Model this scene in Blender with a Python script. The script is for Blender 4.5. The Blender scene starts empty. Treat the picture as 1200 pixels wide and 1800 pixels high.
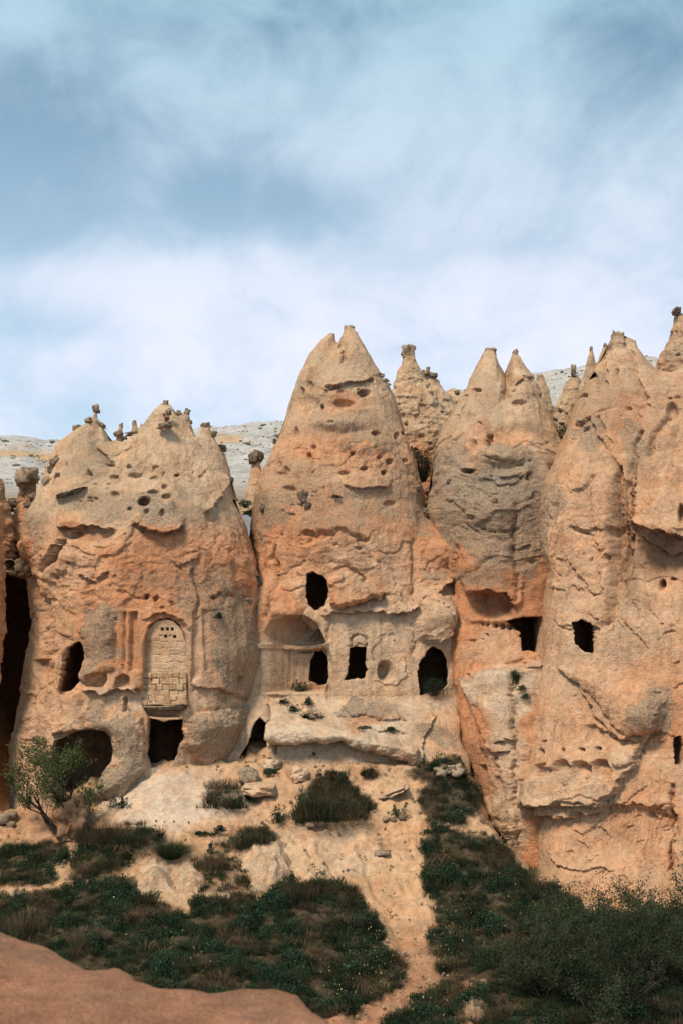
import bpy, math, random
import numpy as np
from mathutils import Vector

R_ = math.radians
scene = bpy.context.scene
COL = scene.collection
rnd = random.Random(7)
rng = np.random.default_rng(7)

# ------------------------------------------------------------------ camera, sky, sun, exposure
F = 2500.0            # focal length in photograph pixels; the eye is at the origin looking along +Y
HX, HY = 600.0, 1080.0
cam_d = bpy.data.cameras.new('camera')
cam = bpy.data.objects.new('camera', cam_d)
COL.objects.link(cam)
cam.rotation_euler = (R_(90), 0, 0)
cam_d.sensor_fit = 'VERTICAL'
cam_d.sensor_height = 36
cam_d.lens = 50
cam_d.shift_y = 0.1
cam_d.clip_start = 0.1
cam_d.clip_end = 3000
cam_d.dof.use_dof = True
cam_d.dof.focus_distance = 54
cam_d.dof.aperture_fstop = 5.6
scene.camera = cam
scene.view_settings.view_transform = 'Standard'
scene.view_settings.look = 'None'
scene.view_settings.gamma = 1
scene.view_settings.use_curve_mapping = False
scene.view_settings.exposure = 1.17
scene.cycles.max_bounces = 4
scene.cycles.diffuse_bounces = 1
SUN_EL, SUN_AZ = 52.0, -38.0      # azimuth measured from behind the camera, minus = from the left

world = bpy.data.worlds.new('World')
scene.world = world
world.use_nodes = True


class NT:
    """small helper for node trees"""
    def __init__(s, tree):
        s.t = tree
        s.n = tree.nodes
        s.l = tree.links

    def new(s, typ, **kw):
        n = s.n.new(typ)
        for k, v in kw.items():
            setattr(n, k, v)
        return n

    def put(s, sock, v):
        if isinstance(v, bpy.types.NodeSocket):
            s.l.new(v, sock)
        elif v is not None:
            sock.default_value = v

    def noise(s, vec, scale, detail=4, rough=0.55, dist=0.0):
        n = s.new('ShaderNodeTexNoise')
        s.put(n.inputs['Vector'], vec)
        n.inputs['Scale'].default_value = scale
        n.inputs['Detail'].default_value = detail
        n.inputs['Roughness'].default_value = rough
        n.inputs['Distortion'].default_value = dist
        return n.outputs['Fac']

    def voro(s, vec, scale, feature='F1'):
        n = s.new('ShaderNodeTexVoronoi', feature=feature)
        s.put(n.inputs['Vector'], vec)
        n.inputs['Scale'].default_value = scale
        return n.outputs['Distance']

    def mapping(s, vec, scale=(1, 1, 1), loc=(0, 0, 0)):
        n = s.new('ShaderNodeMapping')
        s.put(n.inputs['Vector'], vec)
        n.inputs['Scale'].default_value = scale
        n.inputs['Location'].default_value = loc
        return n.outputs['Vector']

    def math(s, op, a, b=None, clamp=False):
        n = s.new('ShaderNodeMath', operation=op, use_clamp=clamp)
        s.put(n.inputs[0], a)
        if b is not None:
            s.put(n.inputs[1], b)
        return n.outputs[0]

    def rng(s, v, a, b, c=0.0, d=1.0):
        n = s.new('ShaderNodeMapRange', interpolation_type='SMOOTHSTEP')
        s.put(n.inputs[0], v)
        for i, x in enumerate((a, b, c, d)):
            s.put(n.inputs[i + 1], x)
        return n.outputs[0]

    def mix(s, fac, a, b, blend='MIX'):
        n = s.new('ShaderNodeMix', data_type='RGBA', blend_type=blend)
        s.put(n.inputs[0], fac)
        for sock, v in ((n.inputs[6], a), (n.inputs[7], b)):
            if isinstance(v, tuple) and len(v) == 3:
                v = (*v, 1)
            s.put(sock, v)
        return n.outputs[2]


def build_world():
    t = NT(world.node_tree)
    t.n.clear()
    out = t.new('ShaderNodeOutputWorld')
    bg = t.new('ShaderNodeBackground')
    bg.inputs['Strength'].default_value = 0.1
    sky = t.new('ShaderNodeTexSky', sky_type='NISHITA', sun_disc=False)
    sky.sun_elevation = R_(SUN_EL)
    sky.sun_rotation = R_(180 + SUN_AZ)
    co = t.new('ShaderNodeTexCoord').outputs['Generated']
    sep = t.new('ShaderNodeSeparateXYZ')
    t.l.new(co, sep.inputs[0])
    z = sep.outputs['Z']
    warp = t.noise(t.mapping(co, (5.6, 4.0, 6.6), (2.3, 0.4, 1.7)), 1.0, 7, 0.55, 0.7)
    soft = t.noise(t.mapping(co, (4.4, 2.4, 5.0), (7.15, 3.1, 0.35)), 1.0, 4, 0.5, 0.4)
    fine = t.noise(t.mapping(co, (14, 9, 17), (1, 5, 2)), 1.0, 7, 0.6, 0.5)
    cl = t.math('ADD', t.math('MULTIPLY', warp, 0.58), t.math('ADD', t.math('MULTIPLY', soft, 0.32), t.math('MULTIPLY', fine, 0.32)))
    # the larger cloud masses of the day: darker bellies to the left and overhead, a bright field low in the middle
    for (bx, by, rx, ry, amp) in [(0, 290, 340, 240, -0.18), (430, 370, 300, 80, -0.12), (540, 40, 380, 90, -0.06), (780, 200, 330, 190, 0.12), (600, 540, 520, 170, 0.08),
                                  (140, 575, 190, 42, -0.09), (880, 430, 240, 60, -0.04), (120, 485, 190, 36, 0.07), (1120, 60, 200, 120, -0.04)]:
        d = Vector(((bx - 600) / 2500, 1.0, (1080 - by) / 2500)); L = d.length
        q = t.mapping(co, (2500 / rx * L, 1.0, 2500 / ry * L), (-d.x / L * 2500 / rx * L, -d.y / L, -d.z / L * 2500 / ry * L))
        ln = t.new('ShaderNodeVectorMath', operation='LENGTH'); t.l.new(q, ln.inputs[0])
        cl = t.math('ADD', cl, t.rng(ln.outputs['Value'], 0.0, 1.3, amp, 0.0))
    c = t.rng(cl, 0.42, 0.74)
    # dark cloud bellies -> light tops, both going paler and more lilac towards the horizon
    grad = t.rng(z, 0.14, 0.46)
    dark = t.mix(grad, (2.1, 2.95, 3.75), (0.50, 1.06, 1.62))
    light = t.mix(grad, (4.05, 4.1, 4.7), (1.85, 2.95, 3.45))
    clouds = t.mix(c, dark, light)
    col = t.mix(0.94, sky.outputs[0], clouds)
    t.l.new(col, bg.inputs['Color'])
    t.l.new(bg.outputs[0], out.inputs[0])


build_world()
sun_d = bpy.data.lights.new('sun', 'SUN')
sun_d.energy = 1.5
sun_d.angle = R_(14)
sun_d.color = (1.0, 0.88, 0.74)
sun = bpy.data.objects.new('sun', sun_d)
COL.objects.link(sun)
# vector from which light comes: behind-left of the camera, high
az = R_(SUN_AZ)
el = R_(SUN_EL)
src = Vector((math.sin(az) * math.cos(el), -math.cos(az) * math.cos(el), math.sin(el)))
sun.rotation_euler = (-src).to_track_quat('-Z', 'Y').to_euler()


# ------------------------------------------------------------------ numeric helpers
def W(px, py, Y):
    return np.array([(px - HX) * Y / F, Y, -(py - HY) * Y / F])


_perm = np.random.RandomState(3).permutation(256)
_perm = np.concatenate([_perm, _perm, _perm]).astype(np.int64)
_g = np.random.RandomState(5).normal(size=(256, 3))
_g /= np.linalg.norm(_g, axis=1)[:, None]
_g = _g.astype(np.float32)


def perlin(x, y, z):
    x, y, z = np.broadcast_arrays(x, y, z)
    xi = np.floor(x).astype(np.int64); yi = np.floor(y).astype(np.int64); zi = np.floor(z).astype(np.int64)
    fx = (x - xi).astype(np.float32); fy = (y - yi).astype(np.float32); fz = (z - zi).astype(np.float32)
    xi &= 255; yi &= 255; zi &= 255
    u = fx * fx * fx * (fx * (fx * 6 - 15) + 10)
    v = fy * fy * fy * (fy * (fy * 6 - 15) + 10)
    w = fz * fz * fz * (fz * (fz * 6 - 15) + 10)

    def gr(a, b, c):
        g = _g[_perm[_perm[_perm[(xi + a) & 255] + ((yi + b) & 255)] + ((zi + c) & 255)]]
        return g[..., 0] * (fx - a) + g[..., 1] * (fy - b) + g[..., 2] * (fz - c)
    x00 = gr(0, 0, 0) * (1 - u) + gr(1, 0, 0) * u
    x10 = gr(0, 1, 0) * (1 - u) + gr(1, 1, 0) * u
    x01 = gr(0, 0, 1) * (1 - u) + gr(1, 0, 1) * u
    x11 = gr(0, 1, 1) * (1 - u) + gr(1, 1, 1) * u
    return ((x00 * (1 - v) + x10 * v) * (1 - w) + (x01 * (1 - v) + x11 * v) * w) * 1.5


def fbm(x, y, z, oct=4, gain=0.5, lac=2.03):
    s = 0; a = 1.0
    for i in range(oct):
        s = s + a * perlin(x + 13.7 * i, y + 7.1 * i, z + 3.3 * i)
        x = x * lac; y = y * lac; z = z * lac; a *= gain
    return s


def ridged(x, y, z, oct=3, gain=0.5):
    s = 0; a = 1.0
    for i in range(oct):
        s = s + a * (np.abs(perlin(x + 5.1 * i, y + 9.7 * i, z + 1.3 * i)) * 2 - 0.5)
        x = x * 2.1; y = y * 2.1; z = z * 2.1; a *= gain
    return s


def flakes(x, z, seed=0, jit=0.9):
    """stepped cells with a tilt of their own: spalled, chipped rock; returns value and edge distance"""
    xi = np.floor(x).astype(np.int64); zi = np.floor(z).astype(np.int64)
    best = np.full(x.shape, 1e9); sec = np.full(x.shape, 1e9); val = np.zeros(x.shape)
    for a in (-1, 0, 1):
        for b in (-1, 0, 1):
            cx = xi + a; cz = zi + b
            h = (cx * 73856093 ^ cz * 19349663 ^ (seed * 83492791 + 12345)) & 0xffffff
            h1 = ((h * 1103515245 + 12345) >> 8 & 0xffff) / 65535.0
            h2 = ((h * 22695477 + 1) >> 8 & 0xffff) / 65535.0
            h3 = ((h * 69069 + 7) >> 8 & 0xffff) / 65535.0
            h4 = ((h * 134775813 + 3) >> 8 & 0xffff) / 65535.0
            dx = x - (cx + 0.5 + (h1 - 0.5) * jit); dz = z - (cz + 0.5 + (h2 - 0.5) * jit)
            d = dx * dx + dz * dz
            v = (h3 - 0.5) + dx * (h4 - 0.5) * 0.9 + dz * (h1 - 0.35) * 0.9
            m = d < best
            sec = np.where(m, best, np.minimum(sec, d))
            val = np.where(m, v, val)
            best = np.where(m, d, best)
    return val, np.sqrt(sec) - np.sqrt(best)


def sstep(a, b, x):
    t = np.clip((x - a) / (b - a), 0, 1)
    return t * t * (3 - 2 * t)


def seg_sdist(px, py, poly):
    """distance to an open polyline and the side on which the point lies (+ is below when drawn left to right)"""
    best = np.full(px.shape, 1e9); side = np.ones(px.shape); tt = np.zeros(px.shape)
    n = len(poly) - 1
    for i in range(n):
        ax, ay = poly[i]; bx, by = poly[i + 1]
        dx, dy = bx - ax, by - ay
        L2 = dx * dx + dy * dy + 1e-9
        t = ((px - ax) * dx + (py - ay) * dy) / L2
        tc = np.clip(t, 0, 1)
        d = np.hypot(px - ax - tc * dx, py - ay - tc * dy)
        cr = dx * (py - ay) - dy * (px - ax)
        m = d < best
        best = np.where(m, d, best); side = np.where(m, np.sign(cr), side)
        tt = np.where(m, (i + t) / n, tt)
    return best, side, tt


def poly_sdf(px, py, poly):
    """signed distance, positive inside"""
    n = len(poly)
    d = np.full(px.shape, 1e9); ins = np.zeros(px.shape, bool)
    for i in range(n):
        ax, ay = poly[i]; bx, by = poly[(i + 1) % n]
        dx, dy = bx - ax, by - ay
        t = np.clip(((px - ax) * dx + (py - ay) * dy) / (dx * dx + dy * dy + 1e-9), 0, 1)
        d = np.minimum(d, np.hypot(px - ax - t * dx, py - ay - t * dy))
        if ay != by:
            c = ((ay > py) != (by > py)) & (px < (bx - ax) * (py - ay) / (by - ay) + ax)
            ins ^= c
    return np.where(ins, d, -d)


# ------------------------------------------------------------------ objects and meshes
def tag(o, label=None, cat=None, group=None, kind=None):
    if label: o['label'] = label
    if cat: o['category'] = cat
    if group: o['group'] = group
    if kind: o['kind'] = kind
    return o


def mesh_np(name, verts, faces, mat=None, parent=None, origin=None, smooth=True, attrs=None, mats=None, fmat=None):
    """faces: list of int arrays (k,3) or (k,4)"""
    verts = np.asarray(verts, np.float32)
    me = bpy.data.meshes.new(name)
    org = np.array(origin if origin is not None else (0, 0, 0), np.float32)
    if not isinstance(faces, list): faces = [faces]
    faces = [np.asarray(f, np.int32) for f in faces if len(f)]
    me.vertices.add(len(verts))
    me.vertices.foreach_set('co', (verts - org).ravel())
    nl = sum(f.size for f in faces); nf = sum(len(f) for f in faces)
    me.loops.add(nl); me.polygons.add(nf)
    me.loops.foreach_set('vertex_index', np.concatenate([f.ravel() for f in faces]))
    tot = np.concatenate([np.full(len(f), f.shape[1], np.int32) for f in faces])
    st = np.concatenate([[0], np.cumsum(tot)[:-1]]).astype(np.int32)
    me.polygons.foreach_set('loop_start', st)
    me.polygons.foreach_set('loop_total', tot)
    if smooth: me.polygons.foreach_set('use_smooth', np.ones(nf, bool))
    if fmat is not None: me.polygons.foreach_set('material_index', np.asarray(fmat, np.int32))
    for k, v in (attrs or {}).items():
        v = np.asarray(v, np.float32)
        if v.ndim == 2:
            a = me.color_attributes.new(k, 'FLOAT_COLOR', 'POINT')
            a.data.foreach_set('color', np.concatenate([v, np.ones((len(v), 4 - v.shape[1]), np.float32)], 1).ravel())
        else:
            a = me.attributes.new(k, 'FLOAT', 'POINT')
            a.data.foreach_set('value', v)
    me.update(calc_edges=True)
    for m in (mats or ([mat] if mat else [])): me.materials.append(m)
    o = bpy.data.objects.new(name, me)
    if parent is not None:
        o.parent = parent
        q = parent
        off = Vector((0, 0, 0))
        while q is not None:
            off += q.location
            q = q.parent
        o.location = Vector(org) - off
    else:
        o.location = org
    COL.objects.link(o)
    return o


def empty(name, loc):
    o = bpy.data.objects.new(name, None)
    o.empty_display_size = 0.3
    o.location = loc
    COL.objects.link(o)
    return o


def grid_faces(nv, nu, base=0):
    i = np.arange(nv - 1)[:, None] * nu + np.arange(nu - 1)[None, :] + base
    return np.stack([i, i + 1, i + nu + 1, i + nu], -1).reshape(-1, 4)


# ------------------------------------------------------------------ materials
def rock_material(name, speck=1.0, bump=1.0):
    m = bpy.data.materials.new(name); m.use_nodes = True
    t = NT(m.node_tree); t.n.clear()
    out = t.new('ShaderNodeOutputMaterial'); b = t.new('ShaderNodeBsdfPrincipled')
    b.inputs['Roughness'].default_value = 0.95
    b.inputs['Specular IOR Level'].default_value = 0.08
    geo = t.new('ShaderNodeNewGeometry').outputs['Position']
    at = t.new('ShaderNodeAttribute', attribute_name='tint').outputs['Color']
    li = t.new('ShaderNodeAttribute', attribute_name='lichen').outputs['Fac']
    n1 = t.noise(geo, 1.1, 5, 0.6)
    n2 = t.noise(geo, 5.0, 5, 0.65)
    n3 = t.noise(geo, 22.0, 3, 0.6)
    sp = t.noise(geo, 13.0, 3, 0.65)
    v1 = t.math('ADD', t.math('MULTIPLY', n1, 0.45), t.math('ADD', t.math('MULTIPLY', n2, 0.5), t.math('MULTIPLY', n3, 0.35)))
    var = t.rng(v1, 0.42, 0.88, 0.64, 1.26)
    c = t.mix(1.0, at, t.mix(0, var, var), 'MULTIPLY')
    # warm / cool drift of the tuff
    hue = t.noise(t.mapping(geo, (1, 1, 1.6), (4, 8, 2)), 0.9, 5, 0.6)
    c = t.mix(t.rng(hue, 0.42, 0.68, 0.0, 0.42), c, t.mix(1.0, c, (1.12, 0.84, 0.66), 'MULTIPLY'))
    # vertical rain streaks
    stn = t.noise(t.mapping(geo, (3.6, 3.6, 0.16)), 1.0, 5, 0.6, 0.3)
    c = t.mix(t.rng(stn, 0.50, 0.68, 0, 0.6), c, t.mix(1.0, c, (0.74, 0.64, 0.56), 'MULTIPLY'))
    # inclusions: dark pebbles and pale pumice
    peb = t.voro(geo, 9.0)
    c = t.mix(t.math('MULTIPLY', t.rng(peb, 0.20, 0.12), 0.42 * speck), c, (0.13, 0.10, 0.085))
    peb2 = t.voro(t.mapping(geo, (1, 1, 1), (3, 1, 5)), 6.0)
    c = t.mix(t.math('MULTIPLY', t.rng(peb2, 0.15, 0.08), 0.45 * speck), c, (0.62, 0.52, 0.42))
    # grey lichen crust on top, ragged edge by noise
    edge = t.math('ADD', li, t.math('MULTIPLY', t.math('SUBTRACT', v1, 0.65), 1.5))
    lm = t.rng(edge, 0.38, 0.60)
    ls = t.mix(t.rng(sp, 0.34, 0.64), (0.17, 0.125, 0.085), (0.44, 0.33, 0.22))
    ls = t.mix(t.rng(n3, 0.60, 0.70, 0, 0.6), ls, (0.34, 0.17, 0.075))
    c = t.mix(t.math('MULTIPLY', lm, 0.70), c, ls)
    t.l.new(c, b.inputs['Base Color'])
    h = t.math('ADD', t.math('MULTIPLY', n2, 0.055), t.math('MULTIPLY', n3, 0.04))
    h = t.math('ADD', h, t.math('MULTIPLY', sp, 0.06))
    # hairline joints and crumbly pebbles in the relief
    wv = t.new('ShaderNodeVectorMath', operation='ADD')
    wn = t.new('ShaderNodeTexNoise'); wn.inputs['Scale'].default_value = 1.3; wn.inputs['Detail'].default_value = 5; t.l.new(geo, wn.inputs['Vector'])
    ws = t.new('ShaderNodeVectorMath', operation='SCALE'); t.l.new(wn.outputs['Color'], ws.inputs[0]); ws.inputs['Scale'].default_value = 1.6
    t.l.new(geo, wv.inputs[0]); t.l.new(ws.outputs[0], wv.inputs[1])
    cr = t.voro(t.mapping(wv.outputs[0], (1, 1, 1.7)), 0.9, 'DISTANCE_TO_EDGE')
    crk = t.math('MULTIPLY', t.rng(cr, 0.030, 0.0), t.rng(t.noise(geo, 0.7, 3), 0.50, 0.60))
    h = t.math('SUBTRACT', h, t.math('MULTIPLY', crk, 0.03))
    h = t.math('ADD', h, t.math('MULTIPLY', t.rng(peb, 0.30, 0.05), 0.02))
    bp = t.new('ShaderNodeBump'); bp.inputs['Strength'].default_value = 0.85 * bump; bp.inputs['Distance'].default_value = 1.0
    t.l.new(h, bp.inputs['Height']); t.l.new(bp.outputs[0], b.inputs['Normal'])
    t.l.new(b.outputs[0], out.inputs[0])
    return m


def simple_mat(name, ca, cb, scale=6, rough=0.9, bump=0.0, perobj=0.0, trans=0.0):
    m = bpy.data.materials.new(name); m.use_nodes = True
    t = NT(m.node_tree); t.n.clear()
    out = t.new('ShaderNodeOutputMaterial'); b = t.new('ShaderNodeBsdfPrincipled')
    b.inputs['Roughness'].default_value = rough
    b.inputs['Specular IOR Level'].default_value = 0.12
    geo = t.new('ShaderNodeNewGeometry').outputs['Position']
    n = t.noise(geo, scale, 5, 0.6)
    c = t.mix(t.rng(n, 0.35, 0.65), ca, cb)
    if perobj:
        r = t.new('ShaderNodeObjectInfo').outputs['Random']
        f = t.rng(r, 0, 1, 1 - perobj, 1 + perobj)
        c = t.mix(1.0, c, t.mix(0, f, f), 'MULTIPLY')
    t.l.new(c, b.inputs['Base Color'])
    if bump:
        bp = t.new('ShaderNodeBump'); bp.inputs['Strength'].default_value = bump; bp.inputs['Distance'].default_value = 0.1
        t.l.new(t.noise(geo, scale * 4, 4, 0.65), bp.inputs['Height']); t.l.new(bp.outputs[0], b.inputs['Normal'])
    if trans:
        tr = t.new('ShaderNodeBsdfTranslucent'); t.l.new(c, tr.inputs[0])
        mx = t.new('ShaderNodeMixShader'); mx.inputs[0].default_value = trans
        t.l.new(b.outputs[0], mx.inputs[1]); t.l.new(tr.outputs[0], mx.inputs[2])
        t.l.new(mx.outputs[0], out.inputs[0])
    else:
        t.l.new(b.outputs[0], out.inputs[0])
    return m


M_ROCK = rock_material('tuff')
M_SMOOTH = rock_material('worn_tuff', 0.35, 0.6)
M_DARKSTONE = simple_mat('basalt_cap', (0.08, 0.06, 0.046), (0.25, 0.17, 0.11), 5, 0.95, 0.6)
M_CAP = simple_mat('weathered_cap', (0.16, 0.115, 0.08), (0.42, 0.285, 0.175), 5, 0.95, 0.6)
M_TIP = simple_mat('tan_tip', (0.26, 0.175, 0.105), (0.50, 0.345, 0.215), 5, 0.95, 0.6)
M_BRICK = simple_mat('hewn_stone', (0.50, 0.28, 0.15), (0.70, 0.47, 0.28), 3.2, 0.95, 0.5, perobj=0.12)
M_MORTAR = simple_mat('earth_mortar', (0.16, 0.09, 0.05), (0.30, 0.18, 0.10), 8, 0.95, 0.4)
M_PLASTER = simple_mat('old_plaster', (0.56, 0.33, 0.18), (0.70, 0.47, 0.29), 2.2, 0.9, 0.25)
M_RUBBLE = simple_mat('rubble_stone', (0.20, 0.14, 0.095), (0.40, 0.295, 0.20), 3, 0.95, 0.5, perobj=0.25)
M_GRASS = simple_mat('grass_green', (0.022, 0.042, 0.022), (0.070, 0.086, 0.038), 1.3, 0.8, perobj=0.45, trans=0.25)
M_LEAFY = simple_mat('weed_green', (0.018, 0.042, 0.024), (0.055, 0.088, 0.042), 1.8, 0.7, perobj=0.4, trans=0.25)
M_DRY = simple_mat('dry_grass', (0.10, 0.068, 0.038), (0.23, 0.155, 0.085), 1.5, 0.9, perobj=0.4, trans=0.2)
M_TREE = simple_mat('tree_leaf', (0.055, 0.080, 0.030), (0.15, 0.165, 0.062), 2.5, 0.6, trans=0.3)
M_BARK = simple_mat('bark', (0.020, 0.014, 0.010), (0.05, 0.035, 0.025), 8, 0.95)
M_TWIG = simple_mat('grey_twig', (0.04, 0.034, 0.026), (0.10, 0.082, 0.062), 6, 0.95)
M_SHRUB = simple_mat('shrub_leaf', (0.024, 0.040, 0.018), (0.080, 0.090, 0.042), 2.0, 0.8, trans=0.2)
M_FLOWER = simple_mat('yellow_petal', (0.45, 0.40, 0.10), (0.55, 0.52, 0.26), 3, 0.7)
M_SCRUB = simple_mat('far_scrub', (0.10, 0.105, 0.080), (0.20, 0.19, 0.14), 0.3, 0.9)

# albedos of the tuff
TAN = np.array([0.59, 0.40, 0.25]); ORANGE = np.array([0.62, 0.295, 0.148]); PALE = np.array([0.69, 0.47, 0.298])
CREAM = np.array([0.70, 0.53, 0.365]); BUFF = np.array([0.59, 0.352, 0.205]); RUST = np.array([0.38, 0.16, 0.08])
GREYTAN = np.array([0.30, 0.225, 0.16]); BROWN = np.array([0.25, 0.145, 0.085])


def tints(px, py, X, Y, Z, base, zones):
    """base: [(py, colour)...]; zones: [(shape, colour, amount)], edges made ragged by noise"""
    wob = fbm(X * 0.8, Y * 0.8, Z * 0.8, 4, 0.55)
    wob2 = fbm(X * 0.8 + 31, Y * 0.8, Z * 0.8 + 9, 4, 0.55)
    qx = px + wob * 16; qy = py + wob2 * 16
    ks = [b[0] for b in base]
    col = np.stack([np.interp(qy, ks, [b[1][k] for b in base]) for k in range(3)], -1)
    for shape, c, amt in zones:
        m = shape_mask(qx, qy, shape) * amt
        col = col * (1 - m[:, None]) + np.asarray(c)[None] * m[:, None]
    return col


def shape_mask(qx, qy, shape):
    if shape[0] == 'e':
        _, cx, cy, rx, ry, soft = shape
        r = np.hypot((qx - cx) / rx, (qy - cy) / ry)
        return 1 - sstep(1 - soft, 1 + soft, r)
    _, poly, soft = shape
    return sstep(-soft, soft, poly_sdf(qx, qy, poly))


def lichens(px, py, X, Y, Z, shapes):
    wob = fbm(X * 0.9 + 5, Y * 0.9, Z * 0.9, 4, 0.6); wob2 = fbm(X * 0.9, Y * 0.9 + 7, Z * 0.9, 4, 0.6)
    qx = px + wob * 20; qy = py + wob2 * 20
    m = np.zeros(px.shape)
    for s, a in shapes:
        m = np.maximum(m, shape_mask(qx, qy, s) * a)
    return m


# ------------------------------------------------------------------ carved features: all work on projected (px,py) of the untouched surface
def apply_features(px, py, feats, seed, wpx=None, wpy=None):
    """returns displacement inwards in metres"""
    d = np.zeros(px.shape)
    px0, py0 = px, py
    for f in feats:
        k = f[0]
        if wpx is not None and (k in ('step', 'crack', 'dome') or (k == 'pit' and f[3] < 5)):
            px, py = wpx, wpy
        else:
            px, py = px0, py0
        if k == 'pit':            # cx,cy,rx,ry,depth
            _, cx, cy, rx, ry, dep = f
            m = (np.abs(px - cx) < rx * 1.5) & (np.abs(py - cy) < ry * 1.5)
            if not m.any(): continue
            r = np.hypot((px[m] - cx) / rx, (py[m] - cy) / ry)
            d[m] += dep * (1 - sstep(0.45, 1.08, r))
        elif k == 'bump':         # soft swelling (negative depth) or hollow
            _, cx, cy, rx, ry, dep = f
            m = (np.abs(px - cx) < rx * 1.2) & (np.abs(py - cy) < ry * 1.2)
            r = np.clip(np.hypot((px[m] - cx) / rx, (py[m] - cy) / ry), 0, 1)
            d[m] += dep * (1 - r * r) ** 2
        elif k == 'poly':         # pts, depth, edge width px
            _, pts, dep, ew = f
            xs = [p[0] for p in pts]; ys = [p[1] for p in pts]
            m = (px > min(xs) - ew) & (px < max(xs) + ew) & (py > min(ys) - ew) & (py < max(ys) + ew)
            if not m.any(): continue
            s = poly_sdf(px[m], py[m], pts)
            d[m] += dep * sstep(-ew * 0.3, ew, s)
        elif k == 'dome':         # polygon raised like a slab: crisp edge then rounded
            _, pts, dep, ew = f
            xs = [p[0] for p in pts]; ys = [p[1] for p in pts]
            m = (px > min(xs)) & (px < max(xs)) & (py > min(ys)) & (py < max(ys))
            s = np.maximum(poly_sdf(px[m], py[m], pts), 0)
            d[m] += dep * np.minimum(1, (s / ew)) ** 0.45
        elif k == 'crack':        # pts,width,depth
            _, pts, wd, dep = f
            xs = [p[0] for p in pts]; ys = [p[1] for p in pts]
            m = (px > min(xs) - 9) & (px < max(xs) + 9) & (py > min(ys) - 9) & (py < max(ys) + 9)
            if not m.any(): continue
            s, sd, t = seg_sdist(px[m], py[m], pts)
            d[m] += dep * np.exp(-(s / wd) ** 2)
        elif k == 'ramp':         # line, amount, width: gentle forward or backward lean below a line
            _, pts, h, wd = f
            xs = [p[0] for p in pts]
            m = (px > min(xs) - 2) & (px < max(xs) + 2) & (py > min(p[1] for p in pts) - 2)
            yl = np.interp(px[m], xs, [p[1] for p in pts])
            e = sstep(min(xs), min(xs) + 40, px[m]) * (1 - sstep(max(xs) - 30, max(xs), px[m]))
            d[m] += h * sstep(0, wd, py[m] - yl) * e
        elif k == 'step':         # pts, proud above, up px, undercut below, down px
            _, pts, h, up, h2, dn = f
            R = max(up, dn) * 3
            xs = [p[0] for p in pts]; ys = [p[1] for p in pts]
            m = (px > min(xs) - 12) & (px < max(xs) + 12) & (py > min(ys) - R) & (py < max(ys) + R)
            if abs(pts[-1][1] - pts[0][1]) > abs(pts[-1][0] - pts[0][0]):
                m = (px > min(xs) - R) & (px < max(xs) + R) & (py > min(ys) - 12) & (py < max(ys) + 12)
            if not m.any(): continue
            s, sd, t = seg_sdist(px[m], py[m], pts)
            s = s * sd
            win = sstep(-0.06, 0.10, t) * (1 - sstep(0.90, 1.06, t))
            d[m] += win * np.where(s < 0, -h * np.exp(s / up), h2 * np.exp(-np.maximum(s, 0) / dn))
    return d


def apply_holes(P, px, py, holes):
    """caves: a mouth, a short throat and a chamber wider than the mouth"""
    for hp in holes:
        pts, T, D = hp[:3]
        wide = hp[3] if len(hp) > 3 else 1.4
        cx = sum(p[0] for p in pts) / len(pts); cy = sum(p[1] for p in pts) / len(pts)
        dense = []
        for i in range(len(pts)):
            a = np.array(pts[i]); b = np.array(pts[(i + 1) % len(pts)])
            for k in range(24): dense.append(a + (b - a) * k / 24)
        dense = np.array(dense) - (cx, cy)
        th = np.arctan2(dense[:, 1], dense[:, 0]); rr = np.hypot(dense[:, 0], dense[:, 1])
        o = np.argsort(th); th = th[o]; rr = rr[o]
        th = np.concatenate([th - 2 * math.pi, th, th + 2 * math.pi]); rr = np.tile(rr, 3)
        mr = rr.max()
        m = (np.abs(px - cx) < mr) & (np.abs(py - cy) < mr)
        if not m.any(): continue
        dx = px[m] - cx; dy = py[m] - cy
        a = np.arctan2(dy, dx); r = np.hypot(dx, dy)
        Rt = np.interp(a, th, rr) + 0.7 * np.sin(a * 7 + cx) + 0.5 * np.sin(a * 13 + cy)
        rho = r / Rt
        ins = rho < 1
        idx = np.where(m)[0][ins]
        rho = rho[ins]; a = a[ins]; Rt = Rt[ins]
        kn = [0, 0.42, 0.78, 0.88, 1.0]
        sc = np.interp(rho, kn, [0, wide, wide, 0.98, 1.0])
        dp = np.interp(rho, kn, [D + 0.3, D, T + 0.1, T, 0.0])
        k = P[idx, 1] / F
        P[idx, 0] += (sc - rho) * Rt * np.cos(a) * k
        P[idx, 2] -= (sc - rho) * Rt * np.sin(a) * k
        P[idx, 1] += dp + 0.06 * np.sin(a * 5)
    return P


HITS = {}


def poly_at_y(poly, ys):
    p = sorted(poly, key=lambda q: q[1])
    return np.interp(ys, [q[1] for q in p], [q[0] for q in p])


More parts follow.
